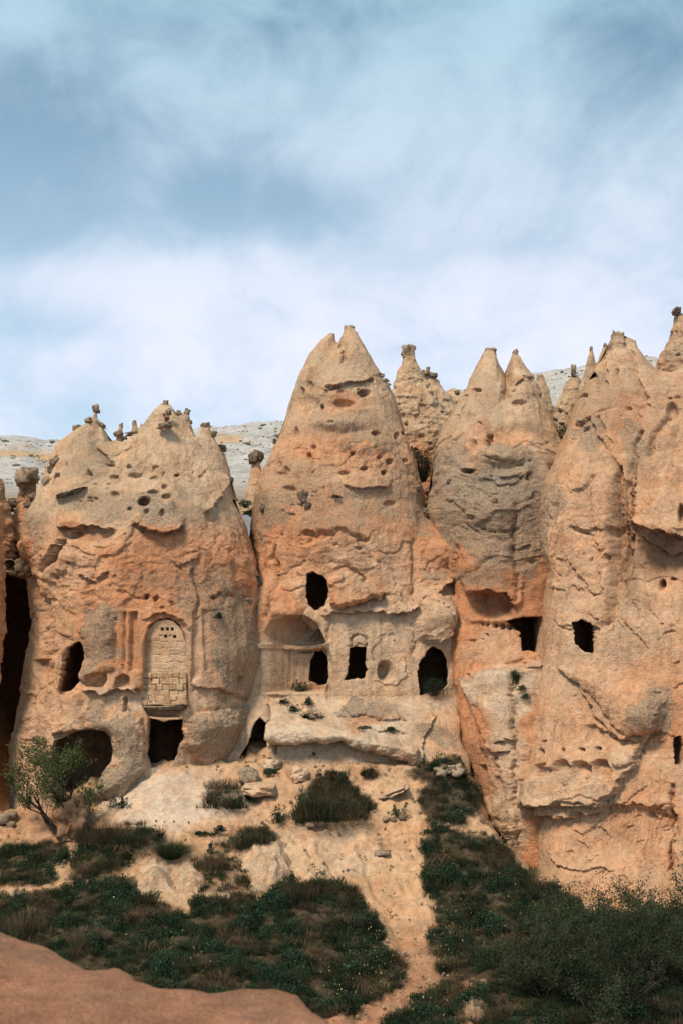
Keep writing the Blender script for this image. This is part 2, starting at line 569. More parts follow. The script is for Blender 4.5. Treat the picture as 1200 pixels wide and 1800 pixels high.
def rock_noise(X, Y, Z, px, py, amp, zone):
    """relief in metres, + inwards; zone multiplies the chipped part"""
    wx = fbm(X * 0.7, Y * 0.7, Z * 0.7 + 50, 3); wz = fbm(X * 0.7 + 20, Y * 0.7, Z * 0.7, 3)
    d = 0.14 * fbm(X * 0.40, Y * 0.45, Z * 0.45, 3)
    d = d + (0.010 + 0.055 * zone) * ridged(X * 1.1 + wx * 0.5, Y * 1.1, Z * 1.3 + wz * 0.5, 4, 0.55)
    d = d + (0.011 + 0.030 * zone) * fbm(X * 4.5, Y * 4.5, Z * 4.5, 3, 0.62)
    # vertical flutes
    d = d + 0.040 * ridged(X * 1.5 + wx * 0.25, Y * 1.5, Z * 0.12, 3)
    # chipped flakes in two sizes
    f1, e1 = flakes(X * 0.62 + wx * 0.55, Z * 0.95 + wz * 0.5, 1)
    f2, e2 = flakes(X * 1.9 + wx * 0.9, Z * 2.7 + wz * 0.9, 2)
    f3, e3 = flakes(X * 4.6 + wx * 1.8, Z * 6.2 + wz * 1.8, 3)
    fl = 0.19 * f1 + 0.060 * f2 + 0.022 * f3
    d = d + fl * zone
    # a few hairline joints on the flake borders
    d = d + 0.05 * zone * np.exp(-(e1 / 0.05) ** 2) * (perlin(X * 0.8, Z * 0.8, 3.0) > 0.0)
    # bedding: thin ledges that follow the level
    b = Z * 2.1 + wz * 0.7
    d = d + (0.006 + 0.03 * zone) * (np.abs((b % 1.0) - 0.5) * 2 - 0.5) * (0.5 + perlin(X * 0.5, Y * 0.5, Z * 0.5 + 8))
    return d * amp


def rock_mass(name, label, cat, L, Rr, T, ybot, Yc, dw, base, zones, lich, feats, holes, amp=1.0, flake=None,
              res=1.5, tau=120.0, tpow=0.6, back=5.0, q=0.8, qlow=None, calm=None, seed=0, pits=None, mat=None):
    """L, Rr: side outlines bottom to top; T: crest left to right. Yc, dw: tables over py."""
    T = list(T)
    tl, tr = T[0], T[-1]
    ytl, ytr = tl[1], tr[1]
    w = max(abs(Rr[0][0] - L[0][0]), abs(tr[0] - tl[0]))
    nu = int(w / res); nv = int((ybot - min(p[1] for p in T)) / res)
    v = np.linspace(0, 1, nv)
    yl = ybot + (ytl - ybot) * v; yr = ybot + (ytr - ybot) * v
    xl = poly_at_y(L + [tl], yl); xr = poly_at_y(Rr + [tr], yr)
    s = np.linspace(-1, 1, nu)
    phi = 0.55 * np.arcsin(s) + 0.45 * s * math.pi / 2
    ext = np.radians(np.linspace(94, 125, 7))
    phi = np.concatenate([-ext[::-1], phi, ext])
    sx = np.sin(phi)                        # -1..1
    u = (sx + 1) / 2
    tx = tl[0] + (tr[0] - tl[0]) * u
    ty = np.interp(tx, [p[0] for p in T], [p[1] for p in T])
    U, V = np.meshgrid(u, v)
    TY = np.broadcast_to(ty, U.shape); 
    ylin = (1 - U) * yl[:, None] + U * yr[:, None]
    dev = ty - ((1 - u) * ytl + u * ytr)
    dw_v = np.clip((V - 0.0), 0, 1)
    PYs = ylin + dev[None, :] * dw_v ** 2.5
    PXs = (1 - U) * xl[:, None] + U * xr[:, None]
    hw = (xr - xl)[:, None] / 2 * 56 / F
    yk = np.interp(PYs, [a[0] for a in Yc], [a[1] for a in Yc])
    dwm = np.minimum(np.interp(PYs, [a[0] for a in dw], [a[1] for a in dw]), hw * 1.0)
    tdist = np.maximum(PYs - TY, 0)
    kk = max(3, int(70 / res)); kern = np.hanning(kk * 2 + 1); kern /= kern.sum()
    tys = np.convolve(np.pad(ty, kk, mode='edge'), kern, 'valid')
    tsm = np.maximum(PYs - tys[None, :] + 12, 0)
    top = np.minimum(np.clip(tsm / tau, 0, 1) ** tpow, np.clip(tdist / 34, 0, 1) ** 0.5)
    cph = np.cos(phi)
    qv = q if qlow is None else (qlow[0] + (q - qlow[0]) * (1 - sstep(qlow[1], qlow[2], PYs)))
    prof = np.sign(cph)[None, :] * np.abs(cph)[None, :] ** qv
    Yd = yk - dwm * top * prof
    # widest at the silhouette: keep the outline where the eye sees it
    X = (PXs - HX) * yk / F; Z = -(PYs - HY) * yk / F
    PX = (HX + X / Yd * F).ravel(); PY = (HY - Z / Yd * F).ravel()
    # the front stands nearer than its outline; undo the perspective growth so carved things stay where they are
    X = X.ravel(); Yf = Yd.ravel(); Z = Z.ravel()
    NX = np.broadcast_to(np.sin(phi)[None, :], U.shape).ravel(); NY = -np.broadcast_to(cph[None, :], U.shape).ravel()
    zone = np.ones(PX.shape) * 0.5 if flake is None else flake(PX, PY)
    d = rock_noise(X + seed * 37.0, Yf, Z, PX, PY, amp, zone)
    if pits:
        pr = random.Random(seed + 50)
        extra = []
        for (x0, y0, x1, y1, n, smin, smax, dep) in pits:
            cl = [(pr.uniform(x0, x1), pr.uniform(y0, y1)) for _ in range(max(2, n // 4))]
            for _ in range(n):
                r = smin * 0.8 + (smax - smin * 0.8) * pr.random() ** 2
                cx_, cy_ = cl[pr.randrange(len(cl))]
                extra.append(('pit', cx_ + pr.gauss(0, 17), cy_ + pr.gauss(0, 5), r * pr.uniform(0.9, 2.2), r * pr.uniform(.7, 1.2), dep * r / smax * pr.uniform(0.5, 1.3)))
        feats = feats + extra
    wx = fbm(X * 1.7 + 3, Yf, Z * 1.7, 3, 0.6) * 3.2; wy = fbm(X * 1.7, Yf + 4, Z * 1.7, 3, 0.6) * 3.2
    fx = PX + wx * 0.4; fy = PY + wy * 0.4
    d = d * np.clip(0.35 + tdist.ravel() / 60, 0, 1)
    if calm: d = d * (1 - calm[1] * shape_mask(PX, PY, calm[0]))
    hx = fbm(X * 1.3 + 31, Yf, Z * 1.3, 5, 0.62); hy = fbm(X * 1.3, Yf + 44, Z * 1.3, 5, 0.62)
    d += apply_features(fx, fy, feats, seed, PX + hx * 6.5, PY + hy * 6.5)
    P = np.stack([X - NX * d, Yf - NY * d * 1.0, Z], -1)
    P = apply_holes(P, PX + wx * 0.3, PY + wy * 0.3, holes)
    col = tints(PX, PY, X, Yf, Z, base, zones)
    li = lichens(PX, PY, X, Yf, Z, lich)
    nU = len(phi)
    faces = [grid_faces(nv, nU)]
    # back shell, coarse
    nb, mb = 26, 30
    vi = np.linspace(0, nv - 1, mb).astype(int)
    bu = np.linspace(-1, 1, nb)
    bx = (xl[vi, None] * (1 - (bu + 1) / 2) + xr[vi, None] * (bu + 1) / 2)
    by = ybot + (np.interp(tl[0] + (tr[0] - tl[0]) * (bu + 1) / 2, [p[0] for p in T], [p[1] for p in T])[None, :] - ybot) * v[vi, None]
    bk = np.interp(by, [a[0] for a in Yc], [a[1] for a in Yc])
    hwb = (xr - xl)[vi, None] / 2 * 56 / F
    bd = bk + np.minimum(back, hwb + 0.3) * np.sqrt(np.maximum(0, 1 - bu ** 2))[None, :] * np.clip((1 - v[vi, None]) * 4, 0, 1) ** 0.5
    BX = (bx - HX) * bk / F; BZ = -(by - HY) * bk / F
    B = np.stack([BX.ravel(), bd.ravel(), BZ.ravel()], -1)
    nz = fbm(B[:, 0] * 0.6, B[:, 1] * 0.6, B[:, 2] * 0.6, 3) * 0.15
    B[:, 1] += nz + 0.03
    n0 = len(P)
    faces.append(grid_faces(mb, nb, n0)[:, ::-1])
    bp = (HX + B[:, 0] / B[:, 1] * F, HY - B[:, 2] / B[:, 1] * F)
    col = np.concatenate([col, tints(bp[0], bp[1], B[:, 0], B[:, 1], B[:, 2], base, [])])
    li = np.concatenate([li, np.full(len(B), 0.3)])
    V_ = np.concatenate([P, B])
    org = (float(np.mean(V_[:, 0])), float(np.interp(ybot, [a[0] for a in Yc], [a[1] for a in Yc])), float(V_[:, 2].min()))
    o = mesh_np(name, V_, faces, mat or M_ROCK, None, org, True, {'tint': col, 'lichen': li})
    tag(o, label, cat)
    front = np.abs(np.broadcast_to(phi[None, :], U.shape).ravel()) < 1.6
    HITS[o] = (HX + P[front, 0] / P[front, 1] * F, HY - P[front, 2] / P[front, 1] * F, P[front, 1])
    return o


def rock_depth(px, py, objs=None, rad=4):
    best = None
    for o, (ax, ay, ad) in HITS.items():
        if objs and o not in objs: continue
        m = (np.abs(ax - px) < rad) & (np.abs(ay - py) < rad)
        if m.any():
            y = float(np.median(ad[m]))
            if best is None or y < best: best = y
    return best


def spire(name, rows, Y, mat=None, parent=None, seg=64, res=2.0, depth=0.9, amp=1.0, base=None, lich=0.0, seed=0, pits=0, label=None, cat=None, feats=None):
    """free-standing cone or knob: rows = (py, left, right) from the bottom to the top, round in plan"""
    rows = sorted(rows, key=lambda r: -r[0])
    ys = np.array([r[0] for r in rows][::-1], float); ls = np.array([r[1] for r in rows][::-1], float); rs = np.array([r[2] for r in rows][::-1], float)
    n = max(6, int((ys[-1] - ys[0]) / res))
    py = np.linspace(ys[-1], ys[0], n)
    l = np.interp(py, ys, ls); r = np.interp(py, ys, rs)
    cx = (l + r) / 2; hw = (r - l) / 2
    th = np.linspace(0, 2 * math.pi, seg, endpoint=False)
    A = np.broadcast_to(th[None, :], (n, seg))
    k = Y / F
    X = (cx[:, None] - HX) * k + hw[:, None] * k * np.cos(A)
    Yd = Y + hw[:, None] * k * depth * np.sin(A)
    Z = np.broadcast_to((-(py - HY) * k)[:, None], A.shape)
    X, Yd, Z = X.ravel(), Yd.ravel(), Z.ravel().copy()
    s = seed * 11.3
    m_hw = np.repeat(hw * k, seg)
    sc = np.clip(m_hw * 1.4, 0.10, 1.0)
    d = -(0.10 * fbm(X * 0.9 + s, Yd * 0.9, Z * 0.9, 3) + 0.05 * fbm(X * 3.5 + s, Yd * 3.5, Z * 3.5, 3, 0.6)) * amp
    d -= 0.06 * amp * ridged(X * 1.4 + s, Yd * 1.4, Z * 1.6, 3)
    f1, e1 = flakes(X * 1.6 + s + Yd * 0.7, Z * 2.3, 4)
    d -= 0.09 * f1 * amp
    d *= sc
    PX = HX + X / Yd * F; PY = HY - Z / Yd * F
    fr = np.sin(A).ravel() < 0.3
    fe = list(feats or [])
    pr = random.Random(seed + 9)
    for _ in range(pits):
        yy = pr.uniform(ys[0] + 0.25 * (ys[-1] - ys[0]), ys[-1]); lx = np.interp(yy, ys, ls); rx = np.interp(yy, ys, rs)
        q = pr.uniform(1.8, 4.5)
        fe.append(('pit', pr.uniform(lx, rx), yy, q * pr.uniform(1, 2.0), q, 0.05 * q))
    dd = apply_features(PX, PY, fe, 0)
    d -= np.where(fr, dd, 0)
    X2 = X + np.cos(A).ravel() * d; Y2 = Yd + np.sin(A).ravel() * d
    Z2 = Z + 0.03 * fbm(X * 2, Yd * 2, Z * 2 + 5, 2) * amp
    P = np.stack([X2, Y2, Z2], -1)
    i = np.arange(n - 1)[:, None] * seg; j = np.arange(seg)[None, :]
    j2 = (j + 1) % seg
    fc = np.stack([i + j, i + j2, i + seg + j2, i + seg + j], -1).reshape(-1, 4)
    c0 = len(P)
    top = P[-seg:].mean(0); bot = P[:seg].mean(0)
    P = np.concatenate([P, [top + (0, 0, 0.3 * hw[-1] * k), bot]])
    jj = np.arange(seg)
    tris = np.concatenate([np.stack([(n - 1) * seg + jj, (n - 1) * seg + (jj + 1) % seg, np.full(seg, c0)], -1),
                           np.stack([(jj + 1) % seg, jj, np.full(seg, c0 + 1)], -1)])
    base = base or [(0, TAN)]
    if len(base) == 1: base = [(0, base[0][1]), (2000, base[0][1])]
    px_ = HX + P[:, 0] / P[:, 1] * F; py_ = HY - P[:, 2] / P[:, 1] * F
    col = tints(px_, py_, P[:, 0], P[:, 1], P[:, 2], base, [])
    li = np.clip(lich + 0.35 * fbm(P[:, 0] * 0.8, P[:, 1] * 0.8, P[:, 2] * 0.8, 3), 0, 1) if lich > 0 else np.zeros(len(P))
    o = mesh_np(name, P, [fc, tris], mat or M_ROCK, parent, bot, True, {'tint': col, 'lichen': li})
    if label: tag(o, label, cat)
    return o


import bmesh
_ico = {}


def ico(sub):
    if sub not in _ico:
        bm = bmesh.new(); bmesh.ops.create_icosphere(bm, subdivisions=sub, radius=1)
        v = np.array([x.co[:] for x in bm.verts]); f = np.array([[q.index for q in x.verts] for x in bm.faces])
        bm.free(); _ico[sub] = (v, f)
    return _ico[sub]


def boulder(name, c, r, mat, parent=None, sub=3, rough=0.22, seed=0, rot=0.0, tint=None, label=None, cat=None, boxy=0.0, group=None, fl=0.5, taper=0.0):
    v, f = ico(sub)
    v = v.copy()
    if boxy:
        v = v / (np.sum(np.abs(v) ** (2 + boxy * 6), 1) ** (1 / (2 + boxy * 6)))[:, None]
    s = seed * 3.7
    d = 1 + rough * fbm(v[:, 0] * 1.3 + s, v[:, 1] * 1.3, v[:, 2] * 1.3, 3, 0.55) + rough * fl * flakes(v[:, 0] * 1.5 + s + v[:, 1], v[:, 2] * 1.8, seed)[0]
    v = v * d[:, None]
    if taper:
        k = np.clip(1 - taper * (v[:, 2] + 0.3), 0.12, 2)
        v[:, 0] *= k; v[:, 1] *= k
    v = v * np.array(r)[None]
    c_, s_ = math.cos(rot), math.sin(rot)
    x = v[:, 0] * c_ - v[:, 2] * s_; z = v[:, 0] * s_ + v[:, 2] * c_
    v = np.stack([x, v[:, 1], z], -1) + np.array(c)[None]
    at = None
    if tint is not None:
        at = {'tint': np.tile(np.array(tint)[None], (len(v), 1)), 'lichen': np.clip(0.25 + 0.5 * fbm(v[:, 0], v[:, 1], v[:, 2], 3), 0, 1)}
    o = mesh_np(name, v, [f], mat, parent, (c[0], c[1], c[2] - r[2] * 0.8), True, at)
    if label: tag(o, label, cat, group)
    return o


# ================================================================== THE GROUND
CP = [  # (px, py, Y): points of the ground as seen, each at its own distance
    (290, 1352, 54.0), (240, 1398, 53.0), (335, 1392, 53.0), (300, 1430, 52.0), (420, 1435, 52.0), (220, 1432, 52.0), (400, 1345, 54.6),
    (0, 1438, 53.8), (60, 1448, 53), (100, 1480, 51.6), (0, 1500, 51), (0, 1560, 48.5), (100, 1550, 48.6), (200, 1540, 49), (150, 1470, 51.8), (160, 1420, 53.2),
    (450, 1370, 53.6), (450, 1332, 55.3), (500, 1340, 54.7), (560, 1345, 54.2), (650, 1345, 54.2), (700, 1348, 54.2), (740, 1330, 54.8),
    (430, 1470, 50.8), (360, 1460, 51.0), (380, 1495, 50.0), (520, 1450, 51.4), (600, 1442, 51.5), (700, 1430, 52), (780, 1400, 52.8), (810, 1330, 54.6),
    (270, 1478, 50.8), (330, 1500, 49.9), (500, 1520, 49.8), (620, 1500, 49.9), (700, 1520, 49.3), (600, 1400, 52.9),
    (340, 1570, 48.0), (450, 1580, 47.6), (520, 1560, 48.0), (600, 1560, 48), (660, 1580, 47.4), (640, 1620, 46), (740, 1640, 45.4), (700, 1690, 43.6), (730, 1730, 42), (640, 1790, 39.7),
    (800, 1450, 51.2), (860, 1450, 51.4), (905, 1510, 49.7), (1000, 1575, 47.8), (800, 1560, 47.6), (850, 1650, 44.4), (1000, 1660, 44), (1120, 1600, 47), (1250, 1600, 47.2), (1250, 1700, 42.5),
    (1000, 1790, 38.8), (850, 1755, 40.6), (1250, 1800, 38.5),
    (0, 1620, 46.0), (200, 1610, 46.2), (400, 1630, 45.4), (0, 1700, 42.3), (300, 1700, 42.4), (500, 1700, 42.4), (600, 1750, 41), (400, 1790, 39.2), (0, 1790, 39),
    (1000, 1600, 50.8), (1100, 1620, 50.4), (1200, 1625, 50.2), (940, 1560, 51.8), (1300, 1620, 51), (890, 1500, 53.6), (870, 1440, 55), (1000, 1600, 54), (1150, 1600, 55),
    (-300, 1460, 53), (-300, 1600, 47), (-300, 1790, 39), (1500, 1640, 47.2), (1600, 1800, 39),
]
pts = [W(*c) for c in CP]
for x in (-40, -24, -12, 0, 12, 24, 40):
    for (y, z) in ((30, -12.2), (22, -12.6), (14, -12.2), (6, -11.5), (62, -5.2), (72, -3.0), (90, 0.0)):
        pts.append(np.array([x, y, z + 0.4 * math.sin(x * 0.4 + y)]))
pts = np.array(pts)
cp = pts[:, :2] / 10.0
def _tps(r2): return 0.5 * r2 * np.log(r2 + 1e-12)
_K = _tps(((cp[:, None] - cp[None]) ** 2).sum(-1)) + np.eye(len(cp)) * 2e-3
_Pm = np.concatenate([np.ones((len(cp), 1)), cp], 1)
_A = np.block([[_K, _Pm], [_Pm.T, np.zeros((3, 3))]])
_w = np.linalg.solve(_A, np.concatenate([pts[:, 2], np.zeros(3)]))


def ground_z(x, y, detail=True):
    x = np.atleast_1d(np.asarray(x, float)); y = np.atleast_1d(np.asarray(y, float))
    sh = x.shape
    x = x.ravel(); y = y.ravel()
    z = _w[-3] + _w[-2] * x / 10 + _w[-1] * y / 10
    for i in range(len(cp)):
        z = z + _w[i] * _tps((x / 10 - cp[i, 0]) ** 2 + (y / 10 - cp[i, 1]) ** 2)
    if detail:
        z = z + 0.10 * fbm(x * 0.6, y * 0.6, 0.3, 3) + 0.05 * ridged(x * 1.6, y * 1.2, 2.2, 3) + 0.02 * fbm(x * 6, y * 6, 1.5, 2)
    z = z - 4.0 * sstep(54.2, 56.4, y) * (1 - sstep(71, 74, y)) * np.exp(-((x + 14.2) / 1.7) ** 4)
    z = z - 1.3 * sstep(54.9, 56.2, y) * (1 - sstep(60, 64, y)) * (1 - sstep(-4.6, -3.6, x)) * sstep(-13.2, -12.2, x)
    return z.reshape(sh)


GREEN = [
    ([(0, 1566), (95, 1560), (240, 1534), (252, 1572), (330, 1600), (345, 1562), (400, 1575), (440, 1562), (455, 1580), (500, 1550), (590, 1540), (640, 1575), (665, 1620), (682, 1660), (710, 1700), (705, 1728), (640, 1765), (575, 1792), (560, 1900), (-400, 1900), (-400, 1560)], 1.0),
    ([(-400, 1490), (0, 1490), (60, 1475), (125, 1480), (120, 1500), (100, 1525), (95, 1545), (40, 1555), (-400, 1555)], 0.95),
    ([(165, 1455), (230, 1438), (280, 1452), (300, 1475), (275, 1490), (230, 1520), (180, 1535), (125, 1545), (130, 1490)], 0.9),
    ([(330, 1500), (430, 1498), (445, 1520), (440, 1565), (345, 1568), (320, 1530)], 0.55),
    ([(380, 1482), (470, 1442), (487, 1458), (485, 1490), (400, 1494)], 1.0),
    ([(508, 1440), (528, 1385), (560, 1348), (610, 1352), (650, 1400), (655, 1435), (560, 1440)], 1.0),
    ([(705, 1352), (760, 1327), (812, 1318), (852, 1400), (848, 1425), (800, 1450), (760, 1445), (722, 1410), (742, 1372)], 1.0),
    ([(742, 1455), (800, 1450), (870, 1470), (925, 1530), (1000, 1572), (1010, 1600), (1600, 1600), (1600, 1950), (830, 1950), (830, 1745), (775, 1705), (742, 1655), (768, 1605), (735, 1535)], 1.0),
    ([(672, 1800), (735, 1742), (800, 1712), (850, 1715), (840, 1950), (600, 1950)], 1.0),
    ([(355, 1400), (375, 1375), (430, 1372), (440, 1405), (400, 1420), (365, 1416)], 0.7),
]


def green_mask(px, py, X, Y):
    wob = fbm(X * 1.0, Y * 1.0, 4.0, 4, 0.6) * 11; wob2 = fbm(X * 1.0 + 9, Y * 1.0, 2.0, 4, 0.6) * 7
    m = np.zeros(px.shape)
    for p, a in GREEN:
        m = np.maximum(m, a * sstep(-2, 9, poly_sdf(px + wob, py + wob2 - 4, p)))
    return m


def build_ground():
    def fine(a, b, da, db):
        return np.concatenate([a, b])
    xs = np.concatenate([np.linspace(-120, -30, 16)[:-1], np.linspace(-30, -14.5, 50)[:-1], np.arange(-14.5, 15.0, 0.06), np.linspace(15, 30, 50)[1:], np.linspace(30, 120, 16)[1:]])
    ys = np.concatenate([np.linspace(1.5, 34, 50)[:-1], np.arange(34, 57, 0.06), np.linspace(57.1, 90, 30)])
    X, Y = np.meshgrid(xs, ys)
    Xc = np.clip(X, -40, 40)
    Z = ground_z(Xc, Y)
    PX = HX + X / Y * F; PY = HY - Z / Y * F
    x, y, z, px, py = [a.ravel() for a in (X, Y, Z, PX, PY)]
    gm = green_mask(px, py, x, y)
    far = (y < 34) | (np.abs(x) > 20)
    gm = np.where(y < 36, 1.0, gm)
    # small scale: worn gullies on the bare slope, crumbly where green
    bare = 1 - gm
    tz = z * 1.9 + 0.5 * fbm(x * 0.35, y * 0.35, 2.0, 3)
    terr = (tz - np.floor(tz)); terr = sstep(0.55, 0.95, terr) - terr
    z = z + bare * (0.20 * terr + 0.08 * ridged(x * 1.5 + y * 0.3, y * 0.7, 3.1, 4) + 0.06 * flakes(x * 1.3 + 0.4 * fbm(x, y, 0, 2), y * 1.2, 6)[0] + 0.02 * fbm(x * 7, y * 5, 1, 2)) * (1 - 0.75 * np.clip(shape_mask(px, py, ('e', 310, 1400, 110, 45, .4)), 0, 1)) + gm * 0.16 * fbm(x * 1.1, y * 1.1, 9, 3)
    z = z - apply_features(px, py, [
        ('crack', [(560, 1480), (590, 1530), (598, 1545)], 5, 0.28), ('bump', 680, 1475, 36, 18, 0.28), ('bump', 605, 1470, 32, 16, 0.2), ('crack', [(640, 1500), (660, 1560), (690, 1620), (720, 1680)], 9, 0.15), ('crack', [(540, 1470), (548, 1510), (560, 1545)], 4, .15),
        ('step', [(350, 1462), (390, 1455), (440, 1448)], 0.10, 6, 0.12, 8), ('crack', [(415, 1420), (432, 1440)], 2, 0.10),
        ('step', [(500, 1436), (560, 1446), (650, 1440), (710, 1436)], 0.12, 9, 0.06, 8),
    ], 0)
    wob = fbm(x * 0.5, y * 0.5, 0.0, 4, 0.55)
    col = np.tile(np.array([[0.60, 0.375, 0.215]]), (len(x), 1))
    k = sstep(1560, 1720, py + wob * 40)[:, None]
    col = col * (1 - k) + np.array([[0.43, 0.225, 0.125]]) * k
    k = (shape_mask(px + wob * 14, py + wob * 8, ('e', 310, 1408, 130, 52, 0.35)) * 0.95)[:, None]
    col = col * (1 - k) + np.array([[0.66, 0.50, 0.36]]) * k
    k = (shape_mask(px + wob * 20, py + wob * 12, ('e', 560, 1500, 110, 50, 0.5)) * 0.6)[:, None]
    col = col * (1 - k) + np.array([[0.62, 0.45, 0.30]]) * k
    k = (shape_mask(px + wob * 20, py + wob * 12, ('e', 60, 1450, 110, 40, 0.4)) * 0.7)[:, None]
    col = col * (1 - k) + np.array([[0.46, 0.25, 0.14]]) * k
    k = (np.clip(wob, 0, 1) * 0.5)[:, None]
    col = col * (1 - k) + np.array([[0.42, 0.23, 0.12]]) * k
    soil = np.array([[0.060, 0.050, 0.032]]) * (1 + 0.5 * wob[:, None])
    k = (gm ** 1.2 * 0.93)[:, None]
    col = col * (1 - k) + soil * k
    o = mesh_np('ground', np.stack([x, y, z], -1), [grid_faces(len(ys), len(xs))], M_SMOOTH, None, None, True,
                {'tint': np.clip(col, 0, 1), 'lichen': np.zeros(len(x))})
    o['kind'] = 'structure'
    o['label'] = 'bare sandy slope with a worn path and dark green patches'
    return o


build_ground()


def ground_hit(px, py):
    Y = np.arange(34, 58, 0.05)
    X = (px - HX) * Y / F; zr = -(py - HY) * Y / F
    h = ground_z(X, Y)
    m = np.where(zr <= h)[0]
    i = m[0] if len(m) else len(Y) - 1
    return np.array([X[i], Y[i], h[i]])


# far pale hillside and the slope behind the cones
def build_hills():
    crest = [(-900, 790), (0, 767), (60, 770), (130, 777), (250, 790), (375, 752), (430, 745), (495, 742), (600, 750), (700, 715), (800, 690), (900, 672), (955, 660), (1010, 647), (1100, 640), (1150, 633), (1250, 640), (2100, 700)]
    pxs = np.arange(-900, 2100, 2.5)
    t = np.concatenate([np.linspace(0, 0.25, 30)[:-1], np.linspace(0.25, 1.0, 170), [1.05, 1.12, 1.3]])
    cy = np.interp(pxs, [c[0] for c in crest], [c[1] for c in crest])
    PXg, Tg = np.meshgrid(pxs, t)
    CY = np.broadcast_to(cy, PXg.shape)
    D = 62 + (225 - 62) * np.clip(Tg, 0, 1.3) ** 1.15
    y_low = 905
    py = np.where(Tg <= 1, y_low + (CY - y_low) * np.clip(Tg, 0, 1) ** 0.62, CY)
    zc = -(py - HY) * D / F
    zc = np.where(Tg > 1, -(CY - HY) * 225 / F - (Tg - 1) * 60, zc)
    X = (PXg - HX) * D / F
    x, y, z = X.ravel(), D.ravel(), zc.ravel()
    px, pyr = PXg.ravel(), py.ravel()
    z = z + (0.9 * fbm(x * 0.05, y * 0.05, 1, 3) + 0.5 * ridged(x * 0.16, y * 0.12, 2, 4)) * sstep(70, 120, y)
    # thin beds that stand proud
    zb = z * 0.55 + fbm(x * 0.03, y * 0.03, 5, 2)
    z = z + 0.28 * (np.abs(zb % 1 - 0.5) * 2) * sstep(80, 120, y)
    wob = fbm(x * 0.06, y * 0.06, z * 0.1, 4)
    col = np.tile(np.array([[0.52, 0.485, 0.445]]), (len(x), 1))
    q = pyr + wob * 12
    k = ((sstep(795, 803, q) * (1 - sstep(822, 828, q)) * (px < 200)) * 0.9 + shape_mask(px + wob * 10, q, ('e', 405, 780, 26, 8, 0.4)) * 0.8)[:, None]
    col = col * (1 - k) + np.array([[0.60, 0.36, 0.18]]) * k
    k = (1 - sstep(66, 90, y + wob * 6))[:, None]
    col = col * (1 - k) + np.array([[0.36, 0.24, 0.15]]) * k
    k = (0.38 * sstep(0.62, 0.9, (zb + 0.35 * wob) % 1.0) * sstep(-0.2, 0.5, fbm(x * 0.04, y * 0.04, 3, 3)))[:, None]
    col = col * (1 - k) + np.array([[0.36, 0.30, 0.24]]) * k
    k = np.clip(fbm(x * 0.22, y * 0.10, z * 0.9, 4, 0.65) * 1.2, 0, 0.5)[:, None]
    col = col * (1 - k) + np.array([[0.34, 0.33, 0.28]]) * k
    hill = mesh_np('hills', np.stack([x, y, z], -1), [grid_faces(len(t), len(pxs))], M_HILL, None, None, True, {'tint': col, 'lichen': np.zeros(len(x))})
    hill['kind'] = 'structure'
    hill['label'] = 'pale chalky hillside rising beyond the rock cones'
    # dots of scrub on it
    n = 5200
    cand = np.where((y > 85) & (y < 226) & (px > -200) & (px < 1400))[0]
    cw = np.exp(3.2 * fbm(x[cand] * 0.08, y[cand] * 0.05, 7.0, 3)); idx = rng.choice(cand, n, p=cw / cw.sum())
    v0, f0 = ico(1)
    vs, fs = [], []
    for c, i in enumerate(idx):
        r = rng.uniform(0.035, 0.11) * (y[i] / 120) * (3.0 if rng.random() < 0.07 else 1)
        vv = v0 * np.array([r * 1.3, r, r * 0.6]) * rng.uniform(0.7, 1.3, (len(v0), 1)) + (x[i] + rng.uniform(-1, 1), y[i], z[i] + r * 0.3)
        vs.append(vv); fs.append(f0 + c * len(v0))
    s = mesh_np('hillside_scrub', np.concatenate(vs), [np.concatenate(fs)], M_SCRUB, smooth=False)
    tag(s, 'tiny dark scrub bushes dotted over the pale hillside', 'scrub', kind='stuff')


M_HILL = rock_material('chalk', 0.0, 0.4)
build_hills()

